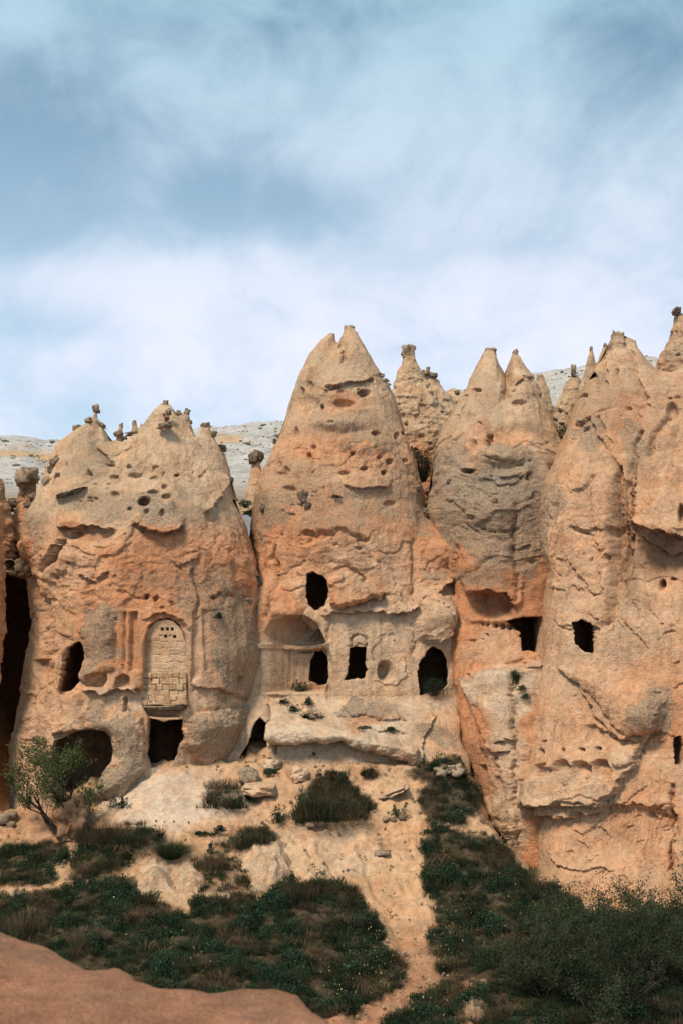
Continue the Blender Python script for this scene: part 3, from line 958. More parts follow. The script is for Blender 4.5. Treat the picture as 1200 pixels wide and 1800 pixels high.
# ================================================================== THE ROCK MASSES
# ---- left formation
A_holes = [
    ([(262, 1263), (290, 1268), (321, 1264), (318, 1300), (308, 1340), (298, 1352), (264, 1352), (257, 1330), (259, 1290)], 0.9, 6.5, 1.8),
    ([(121, 1137), (140, 1127), (148, 1142), (146, 1165), (138, 1198), (128, 1214), (114, 1217), (117, 1172)], 0.5, 5, 1.9),
    ([(96, 1302), (128, 1288), (155, 1281), (180, 1284), (194, 1296), (199, 1318), (196, 1342), (181, 1356), (170, 1384), (150, 1396), (108, 1396), (92, 1350)], 0.6, 4.6, 1.3),
]
A_feats = [
    # arched niche that holds the walled-up window
    ('poly', [(250, 1240), (252, 1180), (254, 1130), (262, 1100), (280, 1088), (300, 1086), (318, 1098), (328, 1120), (331, 1160), (332, 1200), (330, 1240), (318, 1262), (262, 1262)], 0.62, 5),
    ('step', [(255, 1092), (275, 1080), (295, 1078), (318, 1088), (334, 1108)], 0.10, 14, 0.15, 10),
    ('poly', [(60, 1160), (88, 1157), (86, 1206), (74, 1200), (62, 1180)], 0.35, 4),
    ('poly', [(216, 1078), (222, 1073), (222, 1182), (215, 1178)], 0.16, 2), ('poly', [(228, 1076), (242, 1074), (244, 1180), (227, 1182)], 0.24, 2.5),
    ('poly', [(199, 1085), (207, 1085), (206, 1170), (200, 1165)], 0.10, 3),
    ('poly', [(338, 1085), (352, 1083), (353, 1190), (336, 1200)], 0.15, 4), ('poly', [(355, 1070), (368, 1074), (368, 1180), (358, 1180)], 0.08, 3),
    ('poly', [(202, 1210), (204, 1192), (216, 1184), (228, 1190), (230, 1208)], 0.42, 3),
    ('poly', [(150, 1206), (158, 1188), (172, 1181), (188, 1184), (190, 1196), (178, 1212)], 0.45, 4),
    ('poly', [(215, 1227), (223, 1225), (224, 1252), (216, 1253)], 0.30, 2),
    ('step', [(148, 1212), (180, 1217), (210, 1212), (248, 1214)], 0.25, 30, 0.25, 14),
    ('step', [(340, 1202), (380, 1210), (440, 1225)], 0.10, 30, 0.18, 14),
    # grey buttresses beside the door
    ('dome', [(147, 1243), (180, 1247), (215, 1252), (248, 1262), (254, 1300), (257, 1352), (235, 1382), (218, 1402), (160, 1402), (165, 1388), (182, 1362), (196, 1346), (198, 1308), (188, 1288), (150, 1276)], -0.5, 26),
    ('dome', [(324, 1264), (365, 1250), (420, 1246), (444, 1236), (440, 1280), (420, 1310), (404, 1336), (380, 1346), (355, 1353), (345, 1330), (318, 1312), (322, 1280)], -0.6, 26),
    ('step', [(355, 1352), (380, 1346), (404, 1336), (420, 1312), (440, 1282)], 0.1, 20, 0.45, 30),
    ('bump', 395, 1385, 45, 60, -0.5),
    # block left of the window, rim and shelf below it
    ('poly', [(112, 1140), (122, 1132), (120, 1215), (105, 1215)], -0.35, 6),
    ('dome', [(108, 1222), (140, 1212), (150, 1250), (148, 1280), (112, 1288)], -0.35, 14),
    ('step', [(95, 1290), (125, 1283), (150, 1279)], 0.25, 20, 0.2, 10),
    ('dome', [(140, 1105), (160, 1082), (190, 1065), (202, 1100), (200, 1150), (200, 1180), (150, 1205), (140, 1195), (148, 1150)], -0.28, 16),
    # brow above, hollows below it
    ('step', [(105, 925), (135, 930), (165, 925), (200, 930)], 0.25, 22, 0.35, 20),
    ('step', [(235, 918), (262, 930), (290, 936), (322, 925)], 0.35, 30, 0.30, 26),
    ('step', [(355, 905), (372, 890), (392, 860), (400, 840)], 0.22, 22, 0.25, 24),
    ('step', [(80, 990), (92, 960), (108, 945)], 0.1, 12, 0.45, 12), ('step', [(72, 1010), (80, 985), (96, 958)], 0.0, 12, 0.25, 8),
    ('crack', [(45, 990), (60, 1020), (78, 1060), (85, 1100), (86, 1150)], 6, 0.40),
    ('crack', [(345, 1000), (352, 1040), (344, 1080)], 5, 0.18),
    ('bump', 250, 840, 60, 30, 0.18), ('bump', 165, 800, 40, 60, -0.3),
    ('crack', [(163, 745), (172, 790), (200, 815)], 5, 0.30), ('crack', [(205, 800), (238, 780), (236, 800), (250, 830)], 4, 0.12),
    ('pit', 254, 882, 12, 9, 0.75), ('pit', 203, 870, 9, 6, 0.22), ('pit', 289, 856, 6, 5, 0.22), ('pit', 270, 866, 12, 4, 0.25), ('pit', 293, 873, 9, 5, 0.25),
    ('pit', 200, 840, 8, 5, 0.15), ('pit', 238, 836, 14, 5, 0.22), ('pit', 273, 841, 9, 5, 0.18), ('pit', 160, 833, 5, 8, 0.15), ('pit', 114, 816, 4, 4, 0.15),
    ('pit', 296, 737, 5, 5, 0.35), ('pit', 293, 728, 4, 4, 0.2), ('pit', 312, 836, 6, 3, 0.25), ('pit', 125, 941, 17, 8, 0.5), ('pit', 99, 1014, 5, 7, 0.4),
    ('pit', 258, 1050, 6, 6, 0.3), ('pit', 276, 1051, 4, 6, 0.25), ('pit', 258, 900, 5, 5, .2), ('pit', 228, 895, 5, 4, .2), ('pit', 285, 903, 6, 8, .2),
    ('pit', 233, 1124, 1.9, 1.9, 0.3), ('pit', 335, 1156, 1.6, 1.6, 0.25), ('pit', 216, 1171, 1.6, 1.6, 0.25),
    ('crack', [(130, 960), (160, 975), (170, 1010), (150, 1030)], 3, 0.15), ('step', [(140, 1010), (165, 1018), (190, 1005)], 0.1, 12, 0.2, 8),
    ('crack', [(205, 1040), (240, 1052), (262, 1048)], 2, 0.10), ('step', [(300, 985), (320, 990), (350, 985)], 0.08, 10, 0.1, 6),
    ('crack', [(60, 1230), (62, 1300), (58, 1380)], 3, 0.15), ('crack', [(92, 1090), (96, 1130), (92, 1180)], 3, 0.15),
    ('pit', 425, 1195, 7, 6, .25),
]
A = rock_mass('rock_formation', 'broad orange rock formation with a walled-up arched window above a dark doorway', 'rock formation',
    L=[(24, 1480), (26, 1340), (34, 1260), (50, 1180), (60, 1090), (56, 1010), (38, 960), (42, 920), (60, 885), (80, 845), (88, 808), (104, 780), (122, 765)],
    Rr=[(412, 1480), (402, 1400), (402, 1335), (412, 1292), (448, 1236), (466, 1160), (464, 1100), (458, 1040), (446, 980), (432, 925), (414, 880), (408, 845), (398, 815), (388, 790)],
    T=[(128, 762), (150, 748), (160, 740), (170, 739), (182, 750), (197, 779), (207, 775), (225, 778), (238, 768), (256, 750), (266, 733), (275, 718), (284, 709), (293, 707), (302, 714), (309, 728), (316, 733), (328, 738), (338, 756), (345, 768), (360, 764), (374, 766), (386, 786)],
    ybot=1480, Yc=[(700, 57.2), (1480, 57.6)], dw=[(700, 2.2), (900, 2.9), (1100, 3.4), (1300, 3.9), (1480, 4.2)],
    base=[(700, TAN), (900, TAN), (960, ORANGE), (1080, ORANGE * 0.98), (1250, BUFF * 1.12), (1400, PALE * 0.95)],
    zones=[(('e', 130, 1000, 60, 80, 0.4), BUFF * 1.15, 0.8), (('e', 75, 1150, 55, 120, 0.4), BUFF * 1.12, 0.8), (('e', 250, 1130, 60, 60, 0.5), ORANGE * 1.05, 0.7),
           (('p', [(148, 1212), (250, 1212), (252, 1245), (150, 1240)], 5), PALE, 0.9), (('e', 200, 1050, 60, 40, 0.4), ORANGE * 1.06, .7),
           (('e', 350, 1150, 40, 70, 0.5), PALE * 0.95, 0.7), (('e', 395, 1235, 60, 18, 0.4), PALE * 1.05, 0.9), (('e', 290, 1385, 80, 50, .4), CREAM, 0.9),
           (('e', 130, 935, 30, 12, .5), RUST * 0.8, .7), (('e', 290, 940, 45, 10, .5), RUST, .5), (('e', 310, 800, 80, 60, .4), TAN * 1.12, .6)],
    lich=[(('e', 360, 1040, 80, 60, 0.45), 0.52), (('p', [(372, 1075), (400, 1040), (440, 1050), (462, 1110), (455, 1180), (420, 1215), (392, 1240), (384, 1235), (392, 1180), (370, 1150), (368, 1100)], 5), 1.0), (('e', 310, 1010, 130, 45, 0.5), 0.46), (('p', [(142, 1108), (160, 1085), (190, 1064), (203, 1085), (198, 1120), (202, 1155), (190, 1150), (165, 1185), (150, 1205), (138, 1196), (150, 1150)], 4), 1.0),
          (('p', [(146, 1243), (180, 1247), (215, 1252), (246, 1264), (252, 1300), (255, 1350), (235, 1382), (218, 1410), (160, 1410), (168, 1384), (196, 1346), (200, 1306), (188, 1284), (150, 1276)], 4), 1.0), (('p', [(326, 1266), (365, 1252), (420, 1248), (442, 1240), (438, 1280), (420, 1308), (404, 1334), (380, 1344), (355, 1350), (348, 1330), (322, 1312), (324, 1282)], 4), 1.0), (('e', 180, 890, 75, 35, 0.4), 0.55), (('e', 240, 850, 110, 60, .5), 0.30),
          (('e', 280, 900, 60, 28, .4), 0.7), (('e', 160, 800, 50, 50, .5), 0.5), (('e', 60, 930, 22, 40, .5), 0.6), (('e', 180, 1395, 30, 30, .4), .9), (('e', 445, 1200, 20, 80, .4), .7)],
    feats=A_feats, holes=A_holes, tau=230, tpow=0.55, seed=1,
    flake=lambda px, py: np.clip(0.08 + 0.5 * sstep(900, 960, py) * (1 - sstep(1040, 1090, py)) + 0.35 * (px < 130) * sstep(930, 980, py), 0, 1),
    pits=[(110, 790, 380, 900, 30, 1.6, 4, 0.16), (60, 930, 440, 1080, 36, 1.8, 5, 0.2)])

# ---- centre cone with the carved facade
B_holes = [
    ([(535, 1009), (548, 1005), (565, 1012), (576, 1023), (577, 1045), (570, 1066), (552, 1073), (541, 1062), (536, 1036)], 0.6, 6.0, 2.0),
    ([(510, 1200), (513, 1166), (526, 1146), (546, 1146), (562, 1164), (569, 1190), (568, 1205), (540, 1208)], 0.5, 5.5, 1.8),
    ([(614, 1137), (644, 1137), (642, 1165), (646, 1178), (641, 1193), (620, 1194), (605, 1196), (612, 1180)], 0.45, 6.0, 1.9),
    ([(733, 1190), (735, 1166), (750, 1146), (765, 1137), (778, 1141), (787, 1162), (789, 1205), (770, 1218), (737, 1222)], 0.6, 6.0, 1.7),
    ([(418, 1334), (434, 1304), (448, 1270), (458, 1262), (470, 1274), (474, 1332), (445, 1338)], 0.6, 4.0, 1.3),
]
B_feats = [
    # vaulted porch
    ('poly', [(462, 1218), (463, 1150), (464, 1112), (478, 1092), (505, 1081), (535, 1082), (556, 1096), (568, 1122), (575, 1142), (576, 1190), (568, 1218)], 1.5, 2.2),
    ('poly', [(462, 1131), (500, 1135), (576, 1130), (576, 1141), (500, 1145), (462, 1142)], -0.6, 1.8), ('poly', [(480, 1145), (518, 1146), (516, 1150), (482, 1150)], 0.3, 2),
    ('poly', [(468, 1128), (470, 1110), (482, 1096), (508, 1086), (534, 1087), (552, 1100), (562, 1128)], 0.5, 16),
    ('poly', [(468, 1143), (478, 1143), (476, 1215), (466, 1215)], -0.18, 2.5), ('pit', 503, 1122, 5, 7, 0.2), ('poly', [(488, 1100), (492, 1128), (486, 1128)], .08, 2),
    ('poly', [(550, 1146), (575, 1144), (574, 1200), (566, 1200), (562, 1165)], -0.10, 3),
    ('step', [(470, 1212), (500, 1214), (520, 1205)], 0, 3, -0.5, 8),
    # smooth facade set back under a broken edge
    ('step', [(568, 1084), (590, 1080), (620, 1076), (665, 1079), (700, 1074), (722, 1078), (728, 1060)], 0.22, 26, 0.16, 70),
    ('step', [(700, 1078), (722, 1072), (728, 1062)], 0.15, 12, 0.25, 10),
    ('crack', [(618, 1134), (619, 1122), (628, 1115), (638, 1117), (645, 1126), (646, 1134)], 1.9, 0.16), ('crack', [(614, 1136), (648, 1136)], 1.6, 0.08),
    ('pit', 679, 1181, 16, 20, 0.62), ('pit', 612, 1100, 2.3, 1.8, 0.2), ('pit', 613, 1106, 1.8, 1.2, 0.2),
    ('crack', [(575, 1075), (577, 1140), (576, 1225)], 3.0, 0.10),
    ('crack', [(661, 1120), (672, 1116), (688, 1112), (700, 1120), (704, 1140)], 1.5, 0.06), ('step', [(650, 1160), (658, 1130), (672, 1118), (695, 1112)], 0.0, 3, 0.05, 20),
    ('step', [(660, 1200), (690, 1204), (712, 1190), (710, 1150)], .03, 5, .05, 8),
    ('crack', [(728, 955), (729, 1010), (729, 1080), (732, 1150)], 5.0, 0.14),
    ('poly', [(640, 1160), (647, 1160), (648, 1185), (642, 1190)], 0.12, 3),
    # orange slab left standing out
    ('dome', [(578, 1018), (598, 1004), (618, 1005), (650, 1024), (674, 1038), (668, 1053), (640, 1060), (606, 1070), (580, 1062)], -0.5, 9),
    ('step', [(600, 1070), (640, 1060), (668, 1053), (675, 1042)], 0, 5, 0.32, 9), ('crack', [(590, 1003), (605, 998), (640, 1014)], 2, 0.15),
    ('dome', [(481, 1040), (500, 1025), (530, 1020), (540, 1070), (525, 1082), (482, 1086)], -0.22, 10), ('step', [(500, 1033), (520, 1036), (534, 1030)], .05, 4, .10, 4),
    ('crack', [(487, 960), (484, 1010), (480, 1060), (466, 1085)], 3.2, 0.30),
    # swelling at the right with an overhang
    ('bump', 775, 950, 45, 60, -0.9), ('step', [(760, 1035), (780, 1020), (797, 1000), (800, 985)], 0.35, 20, 0.30, 24),
    ('bump', 760, 1080, 50, 60, -0.8), ('step', [(742, 1115), (755, 1130), (770, 1126), (780, 1112)], 0.35, 18, 0.35, 16),
    ('crack', [(742, 1050), (765, 1070), (778, 1090)], 2.2, 0.16),
    # the face on the upper cone
    ('step', [(572, 686), (590, 678), (620, 672), (655, 668)], 0.16, 16, 0.20, 7), ('pit', 582, 682, 10, 5, 0.3), ('pit', 640, 691, 14, 7, 0.6), ('pit', 653, 668, 6, 5, 0.25),
    ('pit', 531, 688, 5, 8, 0.5), ('pit', 544, 680, 10, 12, 0.18), ('pit', 563, 715, 5, 6, .25), ('bump', 560, 712, 60, 24, 0.22),
    ('step', [(585, 716), (605, 720), (632, 722)], 0.0, 8, -0.12, 12), ('pit', 605, 710, 22, 8, 0.25), ('bump', 600, 742, 70, 22, -0.35), ('bump', 640, 780, 60, 24, -0.28),
    ('pit', 660, 763, 10, 5, 0.35), ('pit', 696, 767, 5, 7, 0.3), ('pit', 620, 798, 5, 4, 0.25), ('pit', 666, 804, 6, 4, 0.25), ('pit', 683, 812, 7, 6, 0.35), ('pit', 709, 809, 5, 4, 0.3),
    ('pit', 675, 831, 6, 5, 0.45), ('pit', 640, 824, 8, 4, 0.25), ('pit', 605, 832, 12, 5, 0.2), ('pit', 551, 786, 5, 4, .2), ('pit', 543, 802, 6, 8, .3), ('pit', 520, 760, 7, 10, .25),
    ('step', [(604, 857), (625, 858), (650, 858), (680, 855)], 0.15, 10, 0.18, 5), ('bump', 640, 850, 60, 30, -0.2), ('pit', 686, 886, 14, 7, .2),
    ('pit', 500, 830, 8, 12, .2), ('pit', 510, 860, 12, 6, .2), ('bump', 480, 880, 40, 60, -0.25), ('crack', [(545, 950), (555, 940), (600, 938), (640, 945)], 5, .25),
    ('bump', 570, 1010, 120, 50, 0.12), ('crack', [(600, 590), (602, 604), (606, 640)], 5, 0.25), ('step', [(668, 655), (676, 668), (690, 690)], 0.1, 8, 0.1, 12),
    ('step', [(560, 700), (545, 740), (520, 760), (500, 790)], 0, 8, .12, 20), ('pit', 540, 938, 14, 7, .3),
    # the pale ledge in front of the facade: floor, rounded rim, undercut
    ('ramp', [(462, 1220), (510, 1226), (560, 1228), (620, 1230), (700, 1228), (735, 1226), (815, 1224)], -0.45, 46),
    ('ramp', [(462, 1250), (560, 1250), (640, 1262), (700, 1276), (770, 1290), (830, 1296)], -0.45, 50),
    ('dome', [(480, 1268), (510, 1258), (545, 1258), (590, 1270), (640, 1288), (700, 1300), (714, 1310), (706, 1341), (680, 1330), (640, 1314), (590, 1304), (540, 1304), (500, 1310), (482, 1300)], -0.75, 30),
    ('step', [(482, 1312), (500, 1311), (540, 1304), (590, 1304), (640, 1314), (680, 1330), (706, 1342)], 0.0, 4, 0.6, 60),
    ('step', [(718, 1340), (722, 1310), (740, 1280), (760, 1262)], 0.10, 12, 0.15, 12), ('dome', [(600, 1238), (640, 1236), (690, 1250), (700, 1262), (660, 1262), (618, 1260)], -0.25, 8),
    ('crack', [(472, 1240), (474, 1290), (480, 1335)], 3, 0.35), ('crack', [(598, 1262), (640, 1280), (700, 1290)], 3, 0.15),
    ('crack', [(478, 1272), (482, 1300), (490, 1322)], 2.2, .35),
]
B = rock_mass('rock_cone', 'tall twin-tipped rock cone with a carved facade, vaulted porch and small doorway at its foot', 'rock cone',
    L=[(350, 1470), (355, 1400), (372, 1310), (400, 1250), (420, 1150), (432, 1070), (440, 990), (440, 935), (448, 880), (462, 830), (480, 790), (498, 745), (514, 700), (528, 660), (546, 622), (564, 599)],
    Rr=[(835, 1470), (828, 1380), (812, 1250), (806, 1120), (808, 1030), (800, 985), (765, 930), (746, 895), (738, 850), (728, 810), (712, 770), (697, 722), (688, 688), (668, 658), (646, 624), (632, 598)],
    T=[(576, 590), (581, 586), (587, 588), (590, 599), (593, 603), (597, 598), (602, 588), (606, 577), (612, 573), (619, 576), (623, 584), (627, 592)],
    ybot=1470, Yc=[(570, 60.0), (1220, 60.0), (1470, 60.0)], dw=[(570, 0.5), (700, 2.6), (900, 3.6), (1080, 4.0), (1215, 4.0), (1300, 5.2), (1470, 5.5)],
    base=[(570, TAN), (700, TAN * 0.98), (760, BUFF * 1.02), (880, BUFF * 1.02), (940, ORANGE * 0.95), (1000, (ORANGE + BUFF) / 2 * 1.08), (1070, PALE * 0.92), (1220, PALE), (1300, CREAM * 0.96), (1330, PALE * 0.9)],
    zones=[(('e', 640, 690, 90, 14, 0.5), TAN, 0.5), (('e', 610, 712, 45, 14, .5), ORANGE, .55), (('e', 590, 790, 90, 28, 0.5), ORANGE * 1.05, 0.75), (('e', 640, 745, 90, 14, .5), TAN * .95, .7), (('e', 570, 950, 60, 22, .5), ORANGE * 0.9, 0.8),
           (('p', [(578, 1018), (598, 1004), (618, 1005), (650, 1024), (674, 1038), (668, 1053), (606, 1070), (580, 1062)], 6), ORANGE * 1.12, 0.9), (('e', 505, 1060, 30, 30, .4), ORANGE * 1.08, .8),
           (('e', 640, 985, 80, 60, .5), PALE * .88, .6), (('e', 765, 960, 30, 60, .5), ORANGE, .6), (('e', 530, 1100, 30, 22, .5), BUFF, 0.5), (('e', 650, 1250, 60, 18, .4), GREYTAN * 1.3, .7), (('e', 640, 1265, 40, 14, .4), ORANGE, .6),
           (('e', 760, 1290, 50, 40, .5), ORANGE, .5), (('e', 470, 1020, 22, 90, .5), ORANGE, .7), (('p', [(545, 1092), (560, 1098), (564, 1128), (548, 1128)], 3), BROWN, .6), (('p', [(512, 1090), (522, 1090), (524, 1130), (514, 1130)], 3), BROWN, .6)],
    lich=[(('e', 600, 742, 80, 26, .5), .5), (('e', 520, 850, 70, 60, .5), .46), (('e', 660, 880, 90, 40, .5), .5), (('e', 470, 900, 40, 60, .5), .55), (('e', 700, 850, 50, 60, .5), .45), (('e', 640, 775, 60, 20, .4), .6),
          (('e', 600, 915, 100, 25, .5), .5), (('e', 590, 640, 80, 70, .6), .35), (('e', 745, 1290, 26, 26, .4), .8), (('e', 640, 1246, 60, 12, .4), .8), (('e', 735, 900, 30, 40, .4), .7), (('e', 441, 1060, 14, 90, .4), .8), (('e', 760, 1000, 30, 20, .4), .5)],
    feats=B_feats, holes=B_holes, tau=60, tpow=0.5, q=0.62, qlow=(0.16, 980, 1080), calm=(('p', [(470, 1225), (800, 1225), (800, 1420), (470, 1420)], 14), 0.7), seed=2, amp=1.0,
    flake=lambda px, py: np.clip(0.06 + 0.32 * sstep(740, 800, py) * (1 - sstep(840, 880, py)) + 0.42 * sstep(910, 950, py) * (1 - sstep(1040, 1075, py)) , 0, 1),
    pits=[(520, 680, 730, 870, 34, 1.6, 4.5, 0.2), (470, 760, 600, 900, 16, 1.8, 5, 0.2), (455, 900, 740, 1000, 20, 1.6, 4, 0.16)])

# ---- right twin cone with the orange buttress and white slab
C_holes = [([(889, 1092), (905, 1087), (930, 1084), (962, 1086), (964, 1150), (940, 1146), (918, 1145), (915, 1112), (905, 1104)], 0.5, 6, 1.7)]
C_feats = [
    ('step', [(822, 1046), (838, 1042), (870, 1040), (895, 1052), (905, 1068)], 0.35, 26, 0.55, 34),
    ('poly', [(820, 1048), (835, 1040), (870, 1042), (900, 1060), (902, 1088), (890, 1092), (822, 1092)], 0.30, 10),
    ('poly', [(818, 1090), (960, 1090), (958, 1168), (905, 1176), (850, 1178), (822, 1180)], 0.30, 8),
    ('pit', 840, 1099, 3.2, 4, 0.35), ('pit', 853, 1100, 4.2, 4, 0.38), ('pit', 866, 1100.5, 5, 5.2, 0.42), ('pit', 879, 1101.5, 6, 6.6, 0.45), ('pit', 894, 1102, 7, 7, 0.5), ('pit', 908, 1102, 6, 7, 0.5),
    ('pit', 853, 1114, 3.5, 2.6, 0.25), ('pit', 842, 1121, 3, 2, 0.2), ('pit', 826, 1125, 2.4, 2.0, 0.2), ('pit', 820, 1186, 2.6, 2.6, .15),
    ('step', [(815, 1192), (850, 1183), (900, 1172), (955, 1160)], 0.0, 4, -0.75, 160),
    ('poly', [(880, 1166), (955, 1150), (955, 1172), (900, 1178)], 0.1, 4), ('dome', [(918, 1172), (920, 1160), (932, 1152), (950, 1150), (958, 1168)], -0.4, 6),
    ('dome', [(820, 1200), (850, 1186), (900, 1176), (905, 1250), (905, 1310), (895, 1306), (880, 1302), (860, 1262), (838, 1232)], -0.14, 12),
    ('crack', [(905, 1180), (907, 1240), (905, 1320), (908, 1420), (912, 1500)], 3.0, 0.25),
    ('step', [(800, 1200), (830, 1240), (852, 1280), (868, 1330), (880, 1400)], .05, 12, .18, 20),
    ('poly', [(838, 1345), (848, 1345), (853, 1385), (866, 1430), (846, 1400)], 0.35, 6), ('crack', [(870, 1330), (878, 1380), (888, 1440), (900, 1490)], 5, .25),
    ('step', [(872, 1304), (892, 1300), (905, 1308)], .10, 6, .14, 6), ('step', [(870, 1328), (895, 1322)], .10, 6, .14, 6),
    ('pit', 815, 1265, 2, 2, .2), ('pit', 805, 1010, 2, 2, .2),
    ('crack', [(905, 885), (902, 940), (908, 1000), (905, 1050)], 4, 0.22), ('step', [(895, 960), (915, 962), (932, 955)], .1, 10, .12, 5),
    ('crack', [(798, 960), (800, 1000), (790, 1050)], 4, .2), ('crack', [(840, 1200), (836, 1120), (826, 1050)], 3, .06),
    ('step', [(903, 675), (918, 662), (935, 668)], .1, 8, .15, 8), ('pit', 836, 686, 10, 4, .3), ('pit', 912, 709, 16, 6, .28), ('pit', 800, 739, 4, 9, .3), ('pit', 817, 701, 3, 3, .2),
    ('pit', 845, 744, 2.4, 2.4, .2), ('pit', 862, 775, 4, 12, .35), ('bump', 895, 760, 50, 24, .25), ('bump', 880, 800, 60, 22, -.2), ('pit', 832, 782, 6, 12, .25), ('pit', 820, 828, 12, 5, .4),
    ('step', [(808, 828), (820, 823), (832, 828)], .2, 6, .1, 8), ('bump', 890, 822, 40, 16, .25), ('step', [(880, 838), (900, 840), (915, 834)], .08, 6, .12, 6), ('pit', 863, 820, 4, 22, .2),
    ('crack', [(888, 640), (892, 665), (888, 700)], 7, .35), ('pit', 932, 838, 8, 10, .2), ('pit', 940, 870, 5, 6, .2), ('bump', 850, 1000, 70, 60, -.3), ('bump', 870, 900, 60, 60, -.25),
]
C = rock_mass('rock_cone', 'twin-peaked rock cone with a smooth orange buttress and white slab below a row of pigeonholes', 'rock cone',
    L=[(905, 1540), (880, 1470), (850, 1425), (838, 1390), (822, 1345), (806, 1300), (797, 1250), (790, 1200), (786, 1150), (782, 1100), (784, 1050), (776, 1000), (760, 950), (748, 905), (752, 870), (757, 835), (764, 792), (784, 745), (800, 715), (816, 688), (834, 650), (846, 626)],
    Rr=[(1050, 1540), (1040, 1300), (1030, 1000), (1015, 870), (992, 800), (980, 765), (966, 732), (950, 700), (938, 672)],
    T=[(850, 616), (854, 612), (861, 611), (866, 614), (871, 626), (876, 642), (886, 656), (893, 640), (899, 624), (904, 617), (909, 620), (915, 634), (924, 648), (932, 660)],
    ybot=1540, Yc=[(600, 59.0), (1100, 58.2), (1300, 56.0), (1540, 53.6)], dw=[(600, 0.4), (700, 2.4), (900, 3.2), (1100, 3.4), (1300, 3.8), (1540, 4.4)],
    base=[(600, TAN), (700, TAN), (780, TAN * 0.98), (850, GREYTAN * 1.15), (1000, ORANGE * 0.95), (1200, ORANGE * 1.02), (1400, ORANGE * 0.9)],
    zones=[(('e', 895, 775, 40, 22, .5), ORANGE, .7), (('e', 840, 780, 24, 40, .5), ORANGE, .45), (('e', 820, 850, 12, 20, .4), PALE * .85, .7), (('e', 770, 920, 26, 50, .5), PALE * .8, .7), (('e', 812, 1100, 22, 190, .4), ORANGE * 1.1, .8),
           (('e', 868, 1062, 44, 22, .4), RUST, .85), (('e', 870, 1135, 55, 44, .4), BUFF * 1.05, .9), (('p', [(820, 1195), (850, 1182), (900, 1170), (955, 1158), (950, 1215), (925, 1262), (903, 1312), (880, 1302), (860, 1262), (838, 1232)], 9), CREAM * .97, .85),
           (('e', 895, 1400, 34, 130, .4), PALE * .88, .9), (('e', 850, 1440, 12, 34, .4), CREAM * .9, .8), (('e', 930, 1000, 22, 30, .4), ORANGE, .7)],
    lich=[(('e', 830, 905, 60, 75, .4), .95), (('e', 900, 880, 60, 60, .4), .55), (('e', 880, 960, 60, 60, .5), .75), (('e', 925, 960, 34, 70, .4), .9), (('e', 850, 700, 60, 60, .6), .4), (('e', 890, 800, 60, 16, .4), .6), (('e', 850, 1010, 50, 24, .5), .6), (('e', 800, 790, 26, 40, .5), .45)],
    feats=C_feats, holes=C_holes, tau=50, tpow=0.5, q=0.7, seed=3,
    flake=lambda px, py: np.clip(0.15 + 0.4 * sstep(740, 800, py) * (1 - sstep(980, 1030, py)) + .3 * sstep(1290, 1310, py) * (px > 865), 0, 1),
    pits=[(790, 690, 960, 860, 22, 1.6, 4, 0.18), (770, 860, 960, 1030, 18, 1.8, 5, .18)])

